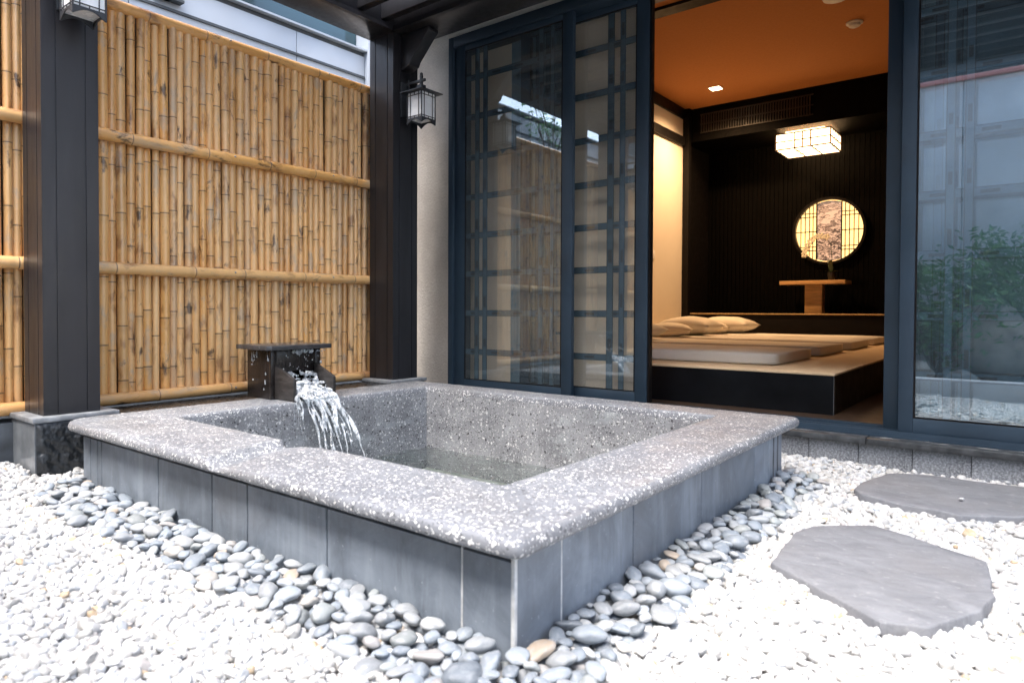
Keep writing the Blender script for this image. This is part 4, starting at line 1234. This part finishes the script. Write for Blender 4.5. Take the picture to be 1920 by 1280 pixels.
B(LX0+.015, LX1-.015, LY0+.004, LY0+.0112, (LZ0+LZ1)/2-.003, (LZ0+LZ1)/2+.012).build('lattice_bar', D, cl)
for y in (LY0+.15, LY0+.25, LY0+.35, LY0+.45):
    B(LX1-.0115, LX1-.005, y-.0078, y+.0078, LZ0+.017, LZ1-.007).build('lattice_bar', D, cl)
B(LX1-.0112, LX1-.004, LY0+.015, LY1-.015, (LZ0+LZ1)/2-.003, (LZ0+LZ1)/2+.012).build('lattice_bar', D, cl)
for x in (LX0+.23, LX0+.44): B(x-.0078, x+.0078, LY0+.015, LY1-.015, LZ0+.002, LZ0+.0095).build('lattice_bar', D, cl)
for y in (LY0+.2, LY0+.4): B(LX0+.015, LX1-.015, y-.0078, y+.0078, LZ0+.003, LZ0+.0092).build('lattice_bar', D, cl)
B(LX0+.1, LX1-.1, LY0+.1, LY1-.1, LZ1+.0, 3.1195).build('mount', M['paper_lit'], cl)
# square downlight
dl = thing('downlight', 'small square recessed downlight in the warm-lit ceiling', 'downlight', (-3.161, 8.5, 3.58))
B(-3.235, -3.087, 8.426, 8.574, 3.570, 3.5795).build('trim_frame', M['white_plastic'], dl)
B(-3.222, -3.100, 8.439, 8.561, 3.5665, 3.5698).build('lens', M['downlight'], dl)
ld = bpy.data.lights.new('downlight_beam', 'SPOT'); lo = bpy.data.objects.new('downlight_beam', ld); COL.objects.link(lo); lo.parent = dl
lo.location = (0, 0, -.03); ld.energy = 82; ld.color = (1.0,.60,.30); ld.spot_size = R(150); ld.spot_blend = .9; ld.shadow_soft_size = .06
sd_ = thing('smoke_detector', 'white round smoke detector on the ceiling', 'smoke detector', (-1.395, 7.42, 3.58))
MB().tube([(-1.395,7.42,3.579),(-1.395,7.42,3.565),(-1.395,7.42,3.562),(-1.395,7.42,3.54),(-1.395,7.42,3.53)], [.075,.075,.055,.05,.03], 20).build('housing', M['white_plastic'], sd_, smooth=True, angle=30)
tag(MB().tube([(-1.42,6.72,3.579),(-1.42,6.72,3.56),(-1.42,6.72,3.555)], [.11,.10,.06], 24).build('ceiling_speaker', M['white_plastic'], None, smooth=True, angle=30), 'white round ceiling fixture cut off by the picture top', 'ceiling fixture')

# ------------------------------------------------------------------ neighbouring building behind the fence
nb = thing('neighbour_building', 'pale grey clad building with teal glazing rising behind the fence', 'building', (-5.2, 2, 0))
y = -3.0
for L_ in (1.8, 1.8, 1.55, 1.4, .765):
    B(-5.03, -5.0, y+.003, y+L_-.003, 2.30, 3.165).build('cladding_panel', M['nbr_panel'], nb, bevel=.003); y += L_
B(-5.2, -5.031, -3, 4.4, 0, 3.20).build('wall', M['nbr_dark'], nb)
B(-5.02, -4.985, -3, 4.31, 2.955, 2.975).build('flashing', M['nbr_dark'], nb)
B(-5.06, -5.012, -3, 4.315, 3.168, 3.205).build('gutter', M['nbr_dark'], nb)
B(-5.25, -4.96, -3, 4.315, 3.206, 3.222).build('ledge', M['nbr_panel'], nb)
for (ya, yb) in ((1.92,3.0),(3.02,4.31)):
    B(-5.13, -5.12, ya, yb, 3.2225, 5.6).build('glazing_pane', M['nbr_glass'], nb)
for yy in (1.91, 3.01): B(-5.14, -5.11, yy-.009, yy+.009, 3.2225, 5.6).build('mullion', M['nbr_dark'], nb)
B(-5.21, -4.95, 4.318, 4.42, 0, 5.6).build('corner_trim', M['nbr_panel'], nb, bevel=.003)
B(-5.6, -5.141, 1.9, 4.4, 3.31, 5.6).build('wall', M['darkclad'], nb)
br_ = MB().box(-4.998,-4.95,2.40,2.43,3.02,3.30).box(-4.998,-4.93,2.30,2.52,3.10,3.125).box(-4.998,-4.93,2.30,2.52,3.02,3.04)
br_.build('bracket', M['nbr_dark'], nb)

# ------------------------------------------------------------------ garden behind the camera (seen in the glass)
gw = thing('garden_wall', 'grey garden wall with a red cap rail mirrored in the right door', 'wall', (0, -1.3, 0))
x = -3.3
while x < 3.2:
    B(x+.004, x+.896, -1.4, -1.3, -.1, 3.185).build('wall_panel', M['gardenwall'], gw, bevel=.004); x += .9
B(-3.3, 3.2, -1.42, -1.27, 3.186, 3.235).build('cap_rail', M['redcap'], gw, bevel=.01)
bd_ = thing('rear_building', 'dark clad building standing beyond the garden wall', 'building', (0, -4, 0))
for k in range(14): B(-6, 6, -4.4, -4.0, .0+.4*k, .4*k+.394).build('cladding_board', M['darkclad'], bd_)
tag(B(-3.3, 3.2, -.02, .13, -.1, .155).build('planter_kerb', M['gardenwall'], None, bevel=.01), 'low grey kerb edging the planting bed', 'kerb')
tag(B(-3.3, 3.2, -1.29, -.021, -.1, .10).build('planting_bed', M['soil'], None), kind='structure')
def shrub(cx, cy, z0, r, h, n, label, name='leafy_shrub', cat='shrub', trunk=0):
    t = thing(name, label, cat, (cx, cy, z0)); rnd = random.Random(int(cx*97+cy*31)+n)
    st = MB(); tips = []
    for k in range(9 if not trunk else 7):
        a = rnd.uniform(0, 6.28); rr = r*rnd.uniform(.3,.9); base_ = Vector((cx,cy,z0+trunk)); tip = Vector((cx+rr*math.cos(a), cy+rr*math.sin(a), z0+trunk+(h-trunk)*rnd.uniform(.5,.95)))
        mid = base_.lerp(tip, .5)+Vector((rnd.gauss(0,.04),rnd.gauss(0,.04),.05)); st.tube([base_,mid,tip], [.012,.008,.004], 6); tips += [mid, tip]
    if trunk: st.tube([(cx,cy,z0),(cx+.03,cy,z0+trunk*.5),(cx,cy,z0+trunk)], [.05,.04,.03], 8)
    st.build('trunk' if trunk else 'stems', M['bark'], t, smooth=True)
    lv = MB()
    for k in range(n):
        c = rnd.choice(tips)+Vector((rnd.gauss(0,.11),rnd.gauss(0,.11),rnd.gauss(0,.10)))*(r/.45)
        d = Vector((rnd.gauss(0,1),rnd.gauss(0,1),rnd.gauss(.1,.6))).normalized(); s = d.cross(Vector((rnd.gauss(0,1),rnd.gauss(0,1),rnd.gauss(0,1)))).normalized()
        L_ = rnd.uniform(.05,.10)*(1 if not trunk else .8); w = L_*.2
        nn = d.cross(s)*.006
        lv.add([c, c+d*L_*.4+s*w+nn, c+d*L_, c+d*L_*.4-s*w+nn, c+d*L_*.5-nn], [(0,1,4),(1,2,4),(2,3,4),(3,0,4)])
    lv.build('crown' if trunk else 'foliage', M['foliage'], t)
    return t
shrub(-.75, -.62, .1, .5, 1.15, 2600, 'green leafy shrub mirrored at the left of the right door')
shrub(-.05, -.75, .1, .55, 1.45, 3000, 'taller green leafy shrub mirrored at the picture edge')
shrub(.85, -.75, .1, .5, 1.3, 2200, 'green leafy shrub in the bed beyond the picture edge')
shrub(-1.7, -.8, .1, .45, .95, 2000, 'low green leafy shrub in the bed beside the fence end')
shrub(-4.6, .45, 0, .45, 3.5, 260, 'slim leafy tree behind the fence mirrored in the left glass', 'slim_tree', 'tree', 2.45)
def rock(x, y, z, s, sc, label):
    bm = bmesh.new(); bmesh.ops.create_icosphere(bm, subdivisions=3, radius=1)
    for v in bm.verts: v.co = Vector((v.co.x*sc[0], v.co.y*sc[1], v.co.z*sc[2]))*s*(1+.3*mnoise.noise(v.co*1.2+Vector((x,y,0))))+Vector((x,y,z))
    me = bpy.data.meshes.new('garden_rock'); bm.to_mesh(me); bm.free(); me.materials.append(M['rock']); shade(me, True)
    tag(link('garden_rock', me), label, 'rock')
rock(-.86, -.25, .17, .14, (1,.7,.8), 'pale rounded rock mirrored at the foot of the right door')
rock(-.50, -.30, .14, .10, (1.2,.8,.7), 'small flat rock beside the rounded rock in the bed')
rock(-.30, -.62, .50, .34, (1,.6,1.1), 'large dark standing rock among the shrubs')
